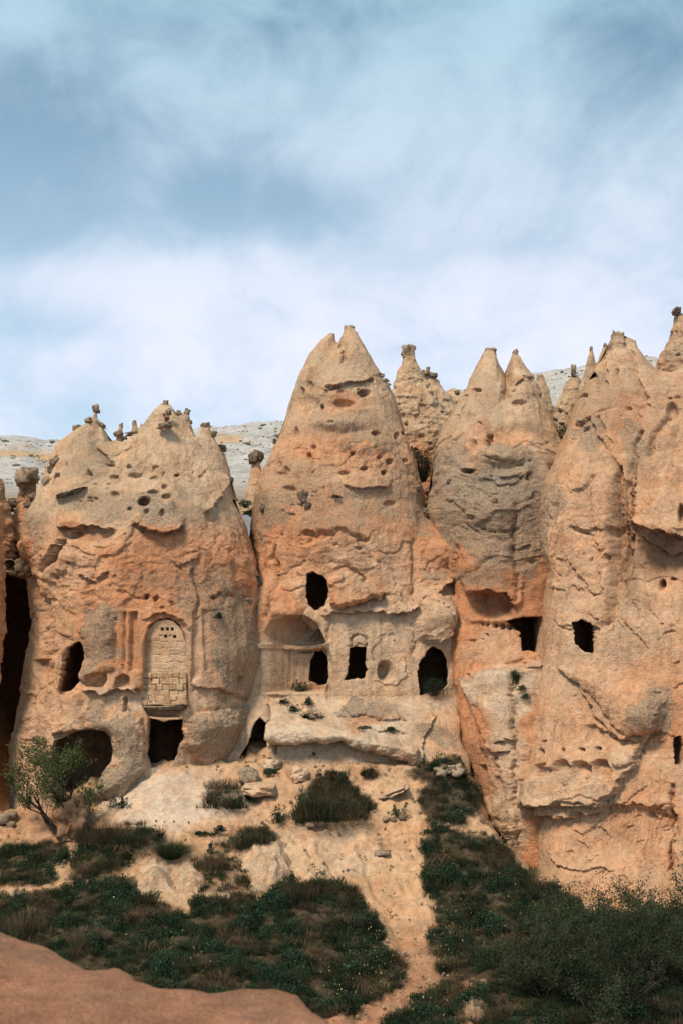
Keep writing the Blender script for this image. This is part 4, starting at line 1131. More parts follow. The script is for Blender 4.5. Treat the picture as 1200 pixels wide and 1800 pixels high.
# ---- right cliff, nearest
D_holes = [([(1008, 1094), (1022, 1089), (1040, 1097), (1049, 1112), (1048, 1130), (1044, 1151), (1028, 1146), (1013, 1132)], 0.6, 6, 2.0),
           ([(1183, 1296), (1196, 1294), (1202, 1310), (1200, 1346), (1186, 1344)], 0.4, 1.2, 1.1)]
D_feats = [
    # hanging slab low down with an undercut along its broken edge
    ('step', [(918, 1438), (935, 1432), (960, 1434), (982, 1440), (1005, 1430), (1014, 1428), (1022, 1437), (1040, 1428), (1062, 1406), (1088, 1378), (1112, 1350), (1128, 1312), (1146, 1275), (1166, 1240)], 0.36, 60, 0.24, 22),
    ('step', [(922, 1420), (930, 1412), (940, 1410), (948, 1422), (968, 1414), (985, 1418), (1000, 1404), (1020, 1406), (1045, 1412), (1060, 1404)], 0.16, 16, 0.10, 10),
    ('step', [(1000, 1400), (1030, 1394), (1060, 1404), (1090, 1380)], 0.07, 10, 0.05, 8),
    ('step', [(985, 1462), (1000, 1470), (1020, 1456), (1038, 1462), (1052, 1470)], 0.05, 10, 0.10, 12),
    ('step', [(935, 1500), (955, 1522), (985, 1528), (1010, 1534), (1040, 1528), (1070, 1535)], 0.06, 14, 0.14, 14),
    ('step', [(1055, 1450), (1075, 1430), (1085, 1415), (1110, 1400), (1135, 1385)], 0.0, 10, 0.12, 30),
    ('step', [(1172, 1420), (1160, 1450), (1150, 1480), (1132, 1500), (1128, 1515)], .05, 10, .10, 12),
    ('bump', 1020, 1490, 110, 60, 0.18), ('bump', 1040, 1570, 160, 50, -0.35),
    ('pit', 952, 1323, 6.5, 8, 0.45), ('pit', 989, 1320, 5.5, 5, 0.35), ('pit', 1023, 1318, 6, 4, 0.32), ('pit', 1052, 1316, 6, 4.5, 0.32), ('pit', 960, 1306, 2.6, 2.6, .25), ('pit', 1074, 1371, 1.8, 1.8, .2),
    ('poly', [(938, 1360), (944, 1345), (960, 1340), (968, 1348), (978, 1338), (990, 1333), (1002, 1342), (1008, 1340), (1022, 1337), (1036, 1342), (1050, 1334), (1068, 1336), (1080, 1354), (1072, 1366), (1040, 1364), (1010, 1374), (985, 1362), (965, 1364), (948, 1372)], 0.50, 6),
    ('crack', [(966, 1346), (966, 1362)], 3, -0.25), ('crack', [(1003, 1344), (1000, 1370)], 3.5, -0.3), ('crack', [(1037, 1342), (1034, 1366)], 3.5, -0.3),
    ('poly', [(1026, 1276), (1044, 1273), (1058, 1290), (1062, 1312), (1028, 1308)], 0.22, 5),
    ('step', [(925, 1378), (960, 1372), (1000, 1384), (1060, 1378), (1100, 1352)], 0, 4, -0.22, 30),
    # big block below the round opening
    ('dome', [(985, 1175), (1010, 1165), (1060, 1180), (1120, 1200), (1160, 1225), (1170, 1255), (1155, 1282), (1130, 1290), (1105, 1296), (1075, 1270), (1050, 1235), (1020, 1205)], -0.45, 30),
    ('step', [(985, 1176), (1008, 1200), (1030, 1232), (1052, 1262), (1075, 1288), (1100, 1302), (1130, 1302), (1158, 1284)], -0.0, 8, 0.25, 16),
    ('step', [(1048, 1276), (1075, 1296), (1100, 1300), (1130, 1292)], .08, 8, .16, 8), ('bump', 1140, 1250, 50, 50, -0.35),
    ('dome', [(1075, 1335), (1100, 1320), (1125, 1300), (1128, 1318), (1108, 1340), (1092, 1348)], -.25, 6),
    # fractured sheet left of the flutes
    ('step', [(1000, 930), (1015, 928), (1030, 936), (1048, 932), (1058, 935)], 0.05, 10, 0.14, 10),
    ('crack', [(988, 980), (998, 990), (1010, 1002), (1022, 1030), (1030, 1034), (1040, 1046)], 1.8, 0.20), ('crack', [(975, 1000), (988, 1012)], 1.6, 0.14), ('crack', [(1040, 1046), (1050, 1040), (1062, 1030)], 1.6, .14),
    ('crack', [(1001, 930), (1010, 938), (1025, 940), (1040, 946)], 1.8, .2), ('crack', [(980, 1090), (990, 1104), (1005, 1110)], 1.8, .16), ('crack', [(1038, 1080), (1052, 1090), (1058, 1110)], 2.0, .2), ('crack', [(1042, 1100), (1058, 1112)], 2.5, .25),
    ('step', [(1040, 850), (1042, 900), (1048, 950), (1056, 1000), (1060, 1060)], 0.05, 10, 0.12, 10),
    ('pit', 1068, 936, 10, 12, 0.5), ('pit', 1061, 980, 6, 8, 0.45), ('pit', 1035, 984, 3, 4, .2), ('pit', 1160, 1028, 8, 11, 0.6), ('pit', 1182, 1018, 8, 4, .25), ('pit', 1196, 905, 6, 20, .5), ('pit', 1074, 1106, 5, 8, .3),
    ('crack', [(1090, 830), (1085, 880), (1078, 940), (1076, 1000), (1072, 1060), (1068, 1100)], 7, 0.40), ('crack', [(1105, 850), (1100, 900), (1096, 950), (1090, 1000)], 5, 0.30), ('crack', [(1120, 760), (1112, 830), (1110, 890)], 4, 0.25),
    ('crack', [(1112, 870), (1108, 920)], 3, .3),
    # overhanging plate at the right edge
    ('step', [(1116, 915), (1122, 922), (1150, 932), (1172, 940), (1195, 945), (1240, 950)], 0.75, 80, 0.7, 44), ('step', [(1116, 800), (1114, 860), (1116, 925)], 0, 6, -0.3, 40),
    ('step', [(1125, 940), (1140, 955), (1160, 960), (1180, 975), (1200, 970)], .05, 8, .2, 10), ('bump', 1155, 985, 80, 60, 0.6), ('bump', 1088, 960, 26, 130, 0.5),
    ('step', [(1090, 1020), (1110, 1014), (1130, 1022), (1150, 1010), (1180, 1012), (1210, 1025)], .12, 14, -.05, 20),
    ('crack', [(1130, 1040), (1140, 1070), (1155, 1090)], 1.6, .1), ('crack', [(1100, 1090), (1120, 1120), (1140, 1140)], 1.6, .12), ('crack', [(1165, 1115), (1180, 1113)], 2, .15), ('crack', [(1112, 1060), (1126, 1090)], 1.4, .1),
    # upper part
    ('step', [(1005, 780), (1015, 745), (1040, 730), (1052, 765), (1068, 790)], .12, 14, .16, 22), ('crack', [(1052, 735), (1065, 770), (1080, 810), (1092, 830)], 3.5, .2),
    ('dome', [(1000, 830), (1020, 805), (1040, 800), (1046, 830), (1030, 855), (1005, 862)], -.12, 8), ('step', [(1008, 858), (1030, 852), (1046, 832)], 0, 5, .15, 8),
    ('pit', 1022, 680, 6, 8, .3), ('pit', 1040, 662, 10, 10, .25), ('pit', 1082, 655, 5, 8, .3), ('pit', 1062, 675, 10, 8, .25), ('pit', 1024, 696, 6, 4, .3), ('crack', [(1065, 610), (1060, 650), (1050, 690)], 5, .25), ('crack', [(1108, 620), (1112, 660), (1130, 700)], 7, .3),
    ('pit', 1180, 725, 12, 20, .3), ('crack', [(1175, 735), (1150, 760), (1140, 800)], 5, .25), ('bump', 1090, 760, 40, 30, .2),
    ('crack', [(985, 860), (975, 920), (972, 1000)], 2.2, .10), ('crack', [(912, 1400), (915, 1460), (914, 1520)], 3, .2), ('step', [(912, 1310), (920, 1290), (925, 1240)], .0, 5, .1, 6),
    ('crack', [(1180, 1380), (1184, 1460), (1176, 1530)], 4, .3), ('step', [(1186, 1428), (1178, 1480), (1186, 1540), (1176, 1600)], 0, 4, .5, 9000),
]
fl = []
_pr = random.Random(4)
for i in range(14):
    x = 1052 + i * 8.5
    fl.append(('crack', [(x + _pr.uniform(-3, 3), 1385 + _pr.uniform(-10, 15) - i * 1.5), (x + _pr.uniform(-4, 0), 1440), (x - 5 + _pr.uniform(-4, 2), 1490 + _pr.uniform(-15, 15))], 2.0, 0.055))
for i in range(44):
    x = _pr.uniform(925, 1190); y = _pr.uniform(860, 1590)
    a = _pr.uniform(-0.3, 0.7); L_ = _pr.uniform(10, 34)
    p = [(x, y)]
    for k in range(3):
        a2 = a + _pr.uniform(-0.8, 0.8); p.append((p[-1][0] + math.cos(a2) * L_ / 3, p[-1][1] + math.sin(a2) * L_ / 3))
    fl.append(('crack', p, _pr.uniform(1.2, 1.9), _pr.uniform(0.05, 0.12)) if i % 2 else ('step', p, 0.05, 8, 0.08, 7))
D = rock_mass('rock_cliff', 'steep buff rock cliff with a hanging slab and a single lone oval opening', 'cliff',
    L=[(912, 1680), (912, 1520), (914, 1400), (922, 1320), (932, 1250), (944, 1150), (952, 1080), (956, 1010), (942, 950), (936, 900), (948, 850), (972, 806), (988, 776), (1003, 740), (1014, 700), (1030, 672)],
    Rr=[(1560, 1680), (1540, 1300), (1500, 900), (1470, 720)],
    T=[(1042, 655), (1052, 636), (1060, 622), (1069, 605), (1077, 589), (1083, 583), (1090, 584), (1096, 595), (1104, 593), (1112, 597), (1118, 610), (1130, 628), (1142, 642), (1155, 652), (1175, 655), (1200, 645), (1240, 650), (1300, 640), (1360, 660), (1420, 650), (1450, 690)],
    ybot=1680, Yc=[(580, 57.5), (900, 56.6), (1300, 55.0), (1680, 52.5)], dw=[(580, 0.6), (700, 2.4), (900, 3.4), (1100, 3.9), (1300, 4.2), (1500, 4.8), (1680, 5.6)],
    base=[(580, TAN * .98), (720, BUFF * 1.02), (850, BUFF * 1.06), (1000, BUFF * 1.12), (1200, BUFF * 1.15), (1420, BUFF * 1.12), (1600, BUFF * 1.05)],
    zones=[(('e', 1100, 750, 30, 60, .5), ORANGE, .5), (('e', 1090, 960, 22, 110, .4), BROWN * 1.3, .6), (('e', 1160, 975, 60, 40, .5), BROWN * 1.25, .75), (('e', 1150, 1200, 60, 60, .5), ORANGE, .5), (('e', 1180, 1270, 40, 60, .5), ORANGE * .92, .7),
           (('e', 1000, 1390, 90, 40, .4), PALE * .9, .7), (('e', 1100, 1330, 30, 16, .4), PALE * .95, .8), (('e', 1120, 1440, 60, 60, .5), ORANGE * .95, .5), (('e', 1000, 1120, 50, 110, .5), PALE * .85, .6), (('e', 1110, 1110, 60, 50, .5), PALE * .85, .6), (('e', 1040, 1590, 120, 40, .5), ORANGE * .98, .5)],
    lich=[(('e', 1150, 1245, 28, 40, .35), .95), (('e', 945, 900, 26, 80, .4), .85), (('e', 1060, 700, 70, 60, .5), .45), (('e', 1030, 760, 30, 40, .4), .6), (('e', 1110, 790, 26, 60, .4), .6), (('e', 1140, 720, 50, 60, .5), .35), (('e', 980, 870, 12, 60, .5), .6), (('e', 1040, 880, 40, 60, .5), .15)],
    feats=D_feats + fl, holes=D_holes, tau=60, tpow=0.5, q=0.35, seed=4, back=5, amp=0.9,
    flake=lambda px, py: np.clip(0.14 + 0.32 * sstep(860, 920, py) * (1 - sstep(1020, 1060, py)) - 0.12 * sstep(1440, 1480, py), 0.08, 1),
    pits=[(1010, 640, 1200, 800, 18, 1.6, 4, 0.16), (960, 800, 1200, 1560, 26, 1.2, 2.4, .12)])

# ---- free cones, pinnacles and slabs round about
spire('rock_cone', [(930, 640, 850), (860, 670, 828), (800, 676, 812), (740, 678, 792), (700, 682, 768), (670, 692, 748), (650, 699, 738), (635, 705, 730), (626, 708, 727)], 66, M_ROCK, None, 200, 1.6, 0.9, 1.3,
      [(600, TAN * 1.08), (760, TAN * 1.05), (800, ORANGE)], 0.12, 11, 26, 'pale pointed cone with a dark knob behind the centre and right cones', 'rock cone')
knob = [o for o in bpy.data.objects if o.name.startswith('rock_cone')][-1]


def W3(px, py, Y): return tuple(W(px, py, Y))


def knob_of(parent, px, py, Y, rx, ry, mat=None, name='cap_stone', seed=1, rot=0.0, boxy=0.3, deep=0.9, rough=0.5):
    k = Y / F
    return boulder(name, W3(px, py, Y), (rx * k, rx * k * deep, ry * k), mat or M_CAP, parent, 3, rough, seed, rot, boxy=boxy)


knob_of(knob, 716, 618, 66, 10, 13, M_TIP, seed=3)
g2 = spire('rock_cone', [(900, 700, 880), (800, 716, 850), (760, 724, 838), (715, 732, 806), (695, 736, 790), (678, 739, 775), (662, 742, 764), (655, 744, 762)], 71, M_ROCK, None, 150, 1.8, 0.9, 1.2,
      [(600, TAN * 1.1), (900, TAN)], 0.1, 12, 14, 'small pale cone with two flat caps peeping out behind the knob-topped cone', 'rock cone')
knob_of(g2, 747, 655, 70.6, 6, 4, seed=5); knob_of(g2, 751, 650, 70.8, 3, 5, seed=6); knob_of(g2, 761, 660, 70.6, 6, 4, seed=7)
spire('rock_hump', [(860, 750, 900), (740, 760, 850), (700, 770, 830), (690, 782, 812), (684, 790, 802)], 76, M_ROCK, None, 120, 2, .9, 1.0, [(600, PALE * 0.9), (900, TAN)], 0.0, 13, 4, 'low rounded pale hump showing between the knob-topped cone and the twin-peaked one', 'rock')
h1 = spire('rock_pinnacle', [(860, 915, 1010), (780, 928, 985), (740, 935, 974), (710, 938, 970), (685, 940, 963), (668, 943, 957), (660, 945, 954)], 64, M_ROCK, None, 110, 1.6, .9, 1.2, [(600, TAN), (720, TAN), (760, ORANGE)], 0.12, 14, 14, 'slim tan pinnacle just right of the twin-peaked cone, before the pale hill', 'rock pinnacle')
knob_of(h1, 948, 664, 64, 5, 6, M_TIP, seed=9)
i1 = spire('rock_pinnacle', [(860, 930, 1075), (780, 955, 1060), (740, 966, 1048), (715, 975, 1036), (690, 986, 1026), (668, 998, 1018), (660, 1003, 1013)], 62, M_ROCK, None, 150, 1.6, .9, 1.2, [(600, TAN), (760, TAN * .98)], 0.25, 15, 16, 'tan pinnacle with a slim dark cap leaning on the right cliff', 'rock pinnacle')
knob_of(i1, 1007, 652, 61.8, 4, 10, M_CAP, seed=10)
j1 = spire('rock_pinnacle', [(780, 1000, 1090), (700, 1014, 1070), (670, 1022, 1058), (650, 1026, 1050), (632, 1031, 1045), (615, 1036, 1041)], 60, M_ROCK, None, 110, 1.4, .9, 1.0, [(600, TAN), (760, TAN * .98)], 0.15, 16, 6, 'sharp tan pinnacle, the left of two needles rising behind the right cliff top', 'rock pinnacle')
knob_of(j1, 1038, 613, 60, 2.6, 4.5, seed=11)
k1 = spire('rock_pinnacle', [(780, 1030, 1110), (670, 1042, 1080), (640, 1049, 1070), (622, 1054, 1066), (608, 1060, 1066)], 60.5, M_ROCK, None, 90, 1.4, .9, 1.0, [(600, TAN), (760, TAN * .98)], 0.15, 17, 4, 'stubby needle tucked against the highest crag of the right cliff', 'rock pinnacle')
knob_of(k1, 1063, 608, 60.5, 3, 4, seed=12)
f1 = spire('rock_pinnacle', [(800, 1110, 1320), (700, 1140, 1280), (655, 1155, 1262), (630, 1163, 1250), (600, 1172, 1236), (575, 1180, 1222), (560, 1184, 1210), (552, 1186, 1202)], 58.5, M_ROCK, None, 170, 1.6, .9, 1.3, [(500, TAN), (760, BUFF)], 0.35, 18, 14, 'high tan pinnacle with a tilted dark capstone beyond the right cliff', 'rock pinnacle')
knob_of(f1, 1188, 547, 58.3, 8, 5, M_DARKSTONE, seed=13, rot=0.55)

# capped mushroom rocks on the back slope
cm = spire('capped_pillar', [(900, 425, 475), (860, 434, 466), (840, 439, 462), (820, 442, 458), (806, 444, 456)], 62, M_SMOOTH, None, 60, 1.6, .9, .6, [(0, PALE * .95)], 0, 21, 0, 'slender pale pillar with a round dark capstone before the white hill', 'rock pillar')
knob_of(cm, 451, 803, 62, 11, 10, M_DARKSTONE, seed=14, boxy=0.1); knob_of(cm, 446, 808, 61.8, 6, 7, M_DARKSTONE, seed=15, boxy=0.1)
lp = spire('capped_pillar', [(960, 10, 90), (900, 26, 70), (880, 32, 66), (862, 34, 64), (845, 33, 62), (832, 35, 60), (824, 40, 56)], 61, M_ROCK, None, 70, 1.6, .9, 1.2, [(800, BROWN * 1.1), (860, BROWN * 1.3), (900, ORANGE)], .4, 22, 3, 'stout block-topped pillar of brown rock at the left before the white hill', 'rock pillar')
knob_of(lp, 47, 838, 60.8, 17, 13, M_CAP, seed=16, boxy=0.6, rot=0.15)
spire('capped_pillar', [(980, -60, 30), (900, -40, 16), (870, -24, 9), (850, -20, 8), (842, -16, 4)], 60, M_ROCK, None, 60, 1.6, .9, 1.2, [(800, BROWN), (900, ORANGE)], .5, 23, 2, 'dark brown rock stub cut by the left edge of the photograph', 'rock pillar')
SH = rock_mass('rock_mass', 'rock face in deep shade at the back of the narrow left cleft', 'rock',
    L=[(-260, 1580), (-240, 1200), (-200, 1000), (-170, 930)], Rr=[(130, 1580), (120, 1200), (100, 1000), (90, 930)],
    T=[(-150, 905), (-100, 890), (-40, 884), (10, 886), (40, 880), (70, 892), (84, 905)], ybot=1580, Yc=[(850, 64.0), (1500, 64.0)], dw=[(850, 0.5), (1000, 2.2), (1500, 3.0)],
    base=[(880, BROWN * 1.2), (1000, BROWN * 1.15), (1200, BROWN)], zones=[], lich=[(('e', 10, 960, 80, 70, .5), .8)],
    feats=[], holes=[([(-60, 1010), (0, 1000), (45, 1016), (58, 1100), (62, 1250), (60, 1480), (0, 1530), (-60, 1500), (-75, 1200)], 0.4, 9.0, 1.2)], res=2.5, tau=40, seed=9,
    flake=lambda px, py: np.full(px.shape, .7))
spire('rock_slab', [(1500, -300, -40), (1300, -290, -14), (1200, -280, 0), (1100, -270, 8), (1040, -260, 9), (980, -250, 7), (920, -230, 6), (890, -200, 4), (878, -160, -10)], 54.5, M_ROCK, None, 260, 2.0, 0.6, 0.8, [(880, ORANGE * .9), (1100, ORANGE), (1400, ORANGE)], .25, 25, 10, 'sheer orange rock wall sliding into view along the left edge', 'rock')

# ---- walled-up arched window in the left formation
def world_of(o):
    v = Vector((0, 0, 0))
    while o is not None:
        v += o.location
        o = o.parent
    return v


def shared(name, mesh, loc, scale, rot, parent, mat=None):
    o = bpy.data.objects.new(name, mesh)
    COL.objects.link(o)
    o.parent = parent
    o.location = Vector(loc) - (world_of(parent) if parent else Vector((0, 0, 0)))
    o.scale = scale; o.rotation_euler = rot
    return o


def stone_mesh(seed, boxy=2.0, rough=0.13, sub=2, mat=None):
    v, f = ico(sub)
    v = v / (np.sum(np.abs(v) ** (2 + boxy * 6), 1) ** (1 / (2 + boxy * 6)))[:, None]
    s = seed * 5.1
    v = v * (1 + rough * fbm(v[:, 0] + s, v[:, 1], v[:, 2], 3))[:, None]
    o = mesh_np('stone', v, [f], mat)
    me = o.data
    bpy.data.objects.remove(o)
    return me


YN = rock_depth(242, 1150, [A]) or 54.2
wall_part = bpy.data.objects.new('masonry_wall', None)
COL.objects.link(wall_part); wall_part.parent = A
wall_part.location = Vector(W3(290, 1245, YN)) - A.location
arch = [(245, 1196), (250, 1180), (252, 1160), (254, 1130), (261, 1108), (274, 1094), (290, 1090), (304, 1093), (317, 1106), (325, 1130), (329, 1160), (331, 1180), (333, 1196)]
gx, gy = np.meshgrid(np.arange(246, 334, 0.6), np.arange(1088, 1196, 0.6))
yy = np.full(gx.shape, YN + 0.12)
yy += 0.05 * fbm(gx * 0.03, gy * 0.03, 1.0, 3) + 0.012 * fbm(gx * 0.3, gy * 0.3, 2.0, 2) + ((gx - 290) / 44) ** 2 * 0.10
# faint joints of the plastered stones
rowsj = [1128, 1139, 1152, 1164, 1176]
for ry in rowsj: yy += 0.02 * np.exp(-((gy - ry - np.sin(gx * 0.2)) / 0.8) ** 2) * (perlin(gx * 0.07, ry * 1.0, 0.5) > -0.15)
for k, ry in enumerate(rowsj[:-1]):
    for jx in np.arange(262 + (k % 2) * 6, 326, 12.5):
        yy += 0.02 * np.exp(-((gx - jx) / 0.8) ** 2) * ((gy > ry) & (gy < rowsj[k + 1])) * (perlin(jx * 0.3, ry * 0.3, 0.9) > 0)
for (hx, hy, dep) in [(285, 1106, .5), (294, 1106, .5), (302.3, 1106, .5), (282.7, 1118.7, .03), (291, 1118.7, .5), (298.7, 1118.5, .04), (306.7, 1119, .5)]:
    yy += dep * ((np.abs(gx - hx) < 2.8) & (np.abs(gy - hy) < 2.7))
ins = poly_sdf(gx, gy, arch) > -1.5
P = np.stack([(gx - HX) * YN / F, yy, -(gy - HY) * YN / F], -1).reshape(-1, 3)
gf = grid_faces(*gx.shape)
gf = gf[ins.ravel()[gf].all(1)]
mesh_np('plaster_panel', P, [gf], M_PLASTER, wall_part, P.mean(0), True)
boulder('mortar_bed', W3(290, 1212, YN + 0.36), (0.90, 0.20, 0.80), M_MORTAR, wall_part, 3, 0.05, 1, boxy=1.0)
def block_mesh(seed):
    bm = bmesh.new()
    bmesh.ops.create_cube(bm, size=2)
    pr = random.Random(seed)
    for v in bm.verts: v.co += Vector((pr.uniform(-.10, .10), pr.uniform(-.15, .15), pr.uniform(-.13, .13)))
    bmesh.ops.bevel(bm, geom=bm.edges[:] + bm.verts[:], offset=0.16, segments=1, affect='EDGES', profile=0.6)
    for v in bm.verts: v.co += Vector((pr.uniform(-.03, .03), pr.uniform(-.04, .04), pr.uniform(-.04, .04)))
    me = bpy.data.meshes.new('block'); bm.to_mesh(me); bm.free()
    me.materials.append(M_BRICK)
    return me


stones = [block_mesh(i) for i in range(8)]
course = [(1187, 9, 252, 329), (1197.5, 10, 251, 329), (1208, 9.5, 250, 329), (1217.5, 9.5, 247, 329), (1226.5, 9, 242, 329), (1235, 8.5, 240, 330)]
for ci, (cy, ch, x0, x1) in enumerate(course):
    x = x0
    while x < x1 - 4:
        w = rnd.uniform(9, 17)
        if ci == 0 and rnd.random() < 0.45: w = rnd.uniform(6, 10)
        if x + w > x1 - 5: w = x1 - x
        jy = rnd.uniform(-0.8, 0.8)
        c = W3(x + w / 2, cy + jy, YN + 0.22 - ci * 0.035 + rnd.uniform(-0.045, 0.045))
        shared('brick', stones[rnd.randrange(8)], c, ((w / 2 + 0.1) * YN / F, 0.17, (ch / 2 * rnd.uniform(0.9, 1.08) + 0.15) * YN / F), (0, rnd.uniform(-0.07, 0.07), rnd.uniform(-0.08, 0.08)), wall_part)
        x += w
boulder('corbel_slab', W3(284, 1243.5, YN + 0.20), (0.92, 0.36, 0.085), M_CAP, wall_part, 3, 0.35, 8, boxy=0.6)
boulder('corbel_slab', W3(310, 1239.5, YN + 0.18), (0.45, 0.34, 0.07), M_CAP, wall_part, 3, 0.35, 9, boxy=0.6, rot=-0.18 + 0.3)

# ---- knobs and little hoodoos on the crest of the left formation
YA = 57.1


def pin(rows, seed, base=None, lich=0.2, parent=A, Y=YA, name='pinnacle', amp=1.0):
    return spire(name, rows, Y, M_ROCK, parent, 40, 1.6, 0.9, amp, base or [(600, TAN * 0.95), (900, TAN)], lich, seed, 0)


K = knob_of
pin([(800, 118, 160), (780, 125, 150), (765, 130, 146), (755, 131, 143)], 31); K(A, 137, 755, YA, 7.5, 7, seed=31, boxy=.5); K(A, 133, 768, YA - .1, 7, 5, seed=32)
pin([(780, 150, 196), (760, 156, 186), (745, 158, 178), (736, 161, 172), (731, 165, 171), (726, 166.5, 170.5)], 33, [(600, TAN * .7), (745, TAN * .75), (780, TAN)]); K(A, 169.5, 719.5, YA, 6, 8.5, seed=33, boxy=0)
K(A, 156, 739, YA - .1, 6, 4.5, seed=34, rot=.3); K(A, 177, 745, YA, 9, 3, seed=35, rot=-.6)
pin([(800, 198, 226), (780, 203, 219), (768, 205, 217), (757, 207, 216), (750, 210, 215)], 36); K(A, 209, 762, YA - .15, 7, 5, seed=36, rot=.4); K(A, 213.5, 749, YA, 3, 4.5, seed=37); K(A, 220, 770, YA - .1, 4, 3, seed=38)
pin([(810, 215, 250), (795, 220, 244), (780, 225, 242), (768, 229, 240)], 39, [(600, TAN * .85), (900, ORANGE)]); K(A, 245, 761, YA - .2, 20, 2.6, seed=39, rot=.12)
pin([(765, 230, 246), (752, 233, 242), (744, 234, 240)], 40, [(600, TAN * .9), (900, TAN * .9)]); K(A, 237, 745, YA, 3.6, 4.5, seed=40); pin([(765, 240, 258), (755, 244, 253), (745, 248, 251)], 41)
K(A, 291.5, 709, YA, 4, 5, M_CAP, seed=42); K(A, 297, 724, YA - 0.9, 5, 5, seed=43); K(A, 290, 748, YA - 1.2, 12, 5, seed=44, rot=.2)
pin([(770, 310, 345), (750, 314, 338), (738, 316, 334), (730, 317, 332)], 45); K(A, 314.5, 726, YA, 4.5, 4.5, seed=45, rot=.5); K(A, 329, 725, YA, 5, 6, seed=46, rot=-.5); K(A, 333.5, 742, YA, 4.5, 4, seed=47)
pin([(790, 345, 380), (770, 350, 373), (758, 353, 370), (748, 354, 369)], 48, lich=.1); K(A, 361.5, 747, YA, 8, 4, seed=48); K(A, 376, 763, YA, 5, 5, seed=49)
pin([(880, 384, 418), (840, 384, 408), (815, 383, 401), (797, 385, 396)], 50, Y=57.6, lich=.1); K(A, 390, 789, 57.5, 7, 6.5, M_DARKSTONE, seed=50); K(A, 407, 844, 57.4, 3.5, 4, M_DARKSTONE, seed=51)
pin([(830, 96, 130), (800, 103, 124), (785, 108, 122), (778, 111, 120)], 52, Y=57.6, lich=.1)


def stuck(parent, px, py, rx, ry, mat=M_DARKSTONE, seed=0, rot=0.0, sink=0.3):
    y = rock_depth(px, py, [parent] if parent in HITS else None)
    if y is None: y = 57
    o = boulder('boulder', W3(px, py, y + sink * rx * y / F), (rx * y / F, rx * 0.8 * y / F, ry * y / F), mat, parent, 3, 0.45, seed, rot, boxy=0.3)
    return o


for i, (p, x, y, rx, ry, r) in enumerate([(A, 98, 810, 10, 6, .7), (A, 90, 826, 6, 7, 0), (A, 102, 836, 5.5, 5, 0), (A, 84, 846, 9, 6, .3), (A, 61, 874, 9, 8, .2), (A, 51, 888, 9, 5, 0), (A, 198, 817, 13, 3.2, -.1),
        (A, 228, 819, 4, 3.4, 0), (A, 126, 867, 24, 3.2, .30), (A, 113, 872, 7, 4, 0), (B, 534, 876, 9, 13, .2), (B, 542, 890, 6, 6, 0), (B, 731, 858, 8, 6, 0), (B, 464, 893, 6, 7, 0), (B, 483, 776, 3, 4, 0), (C, 751, 898, 7, 5, 0),
        (C, 803, 690, 4.2, 4, 0), (C, 868, 882, 6, 6, 0), (C, 942, 872, 5, 6, 0), (C, 790, 846, 5, 4, 0), (D, 1031, 755, 5, 7, 0), (C, 932, 840, 6, 7, 0), (A, 455, 1020, 4, 9, 0)]):
    stuck(p, x, y, rx, ry, M_DARKSTONE if i % 3 else M_CAP, 60 + i, r)
shade_rock = SH
for i, (x, y, rx, ry) in enumerate([(22, 955, 12, 9), (30, 972, 9, 10), (14, 942, 8, 6), (17, 993, 8, 8), (8, 890, 15, 9), (24, 884, 9, 7), (4, 905, 9, 8), (36, 915, 8, 8)]):
    boulder('boulder', W3(x, y, 61.1), (rx * 61 / F, rx * 55 / F, ry * 61 / F), M_DARKSTONE, shade_rock, 3, 0.5, 90 + i, boxy=.3)
K(B, 583, 590, 60, 5, 3.5, M_TIP, seed=70); K(B, 613, 577.5, 60, 7.5, 4.5, M_TIP, seed=71); K(B, 624, 590, 60, 4, 6, M_CAP, seed=74); K(C, 861, 620, 59, 9, 9, M_TIP, seed=72, boxy=.6); K(C, 905, 622, 59, 4.5, 7, M_TIP, seed=73)
K(D, 1084, 592, 57.2, 9, 9, M_TIP, seed=75, boxy=.4); K(D, 1110, 606, 57.2, 7, 7, M_TIP, seed=76)
pin([(700, 1060, 1115), (640, 1066, 1106), (610, 1072, 1100), (592, 1076, 1095)], 77, parent=D, Y=56.9, lich=.3, amp=1.4)

# ================================================================== LOOSE ROCKS ON THE SLOPE
def rock_on(name, label, px, py, rx, ry, tint=CREAM, seed=0, sink=0.35, deep=1.0, rot=0.0, boxy=0.2, rough=0.3, cat='rock', group=None, sub=5, Yoff=0.0, fl=0.5, taper=0.0):
    g = ground_hit(px, py + ry * 0.8)
    y = g[1] + Yoff
    k = y / F
    c = W(px, py, y); c[1] += rx * k * deep * 0.3
    return boulder(name, tuple(c), (rx * k, rx * k * deep, ry * k), M_SMOOTH if sub > 3 else M_RUBBLE, None, sub, rough, seed, rot, tint if sub > 3 else None, label, cat, boxy, group, fl, taper)


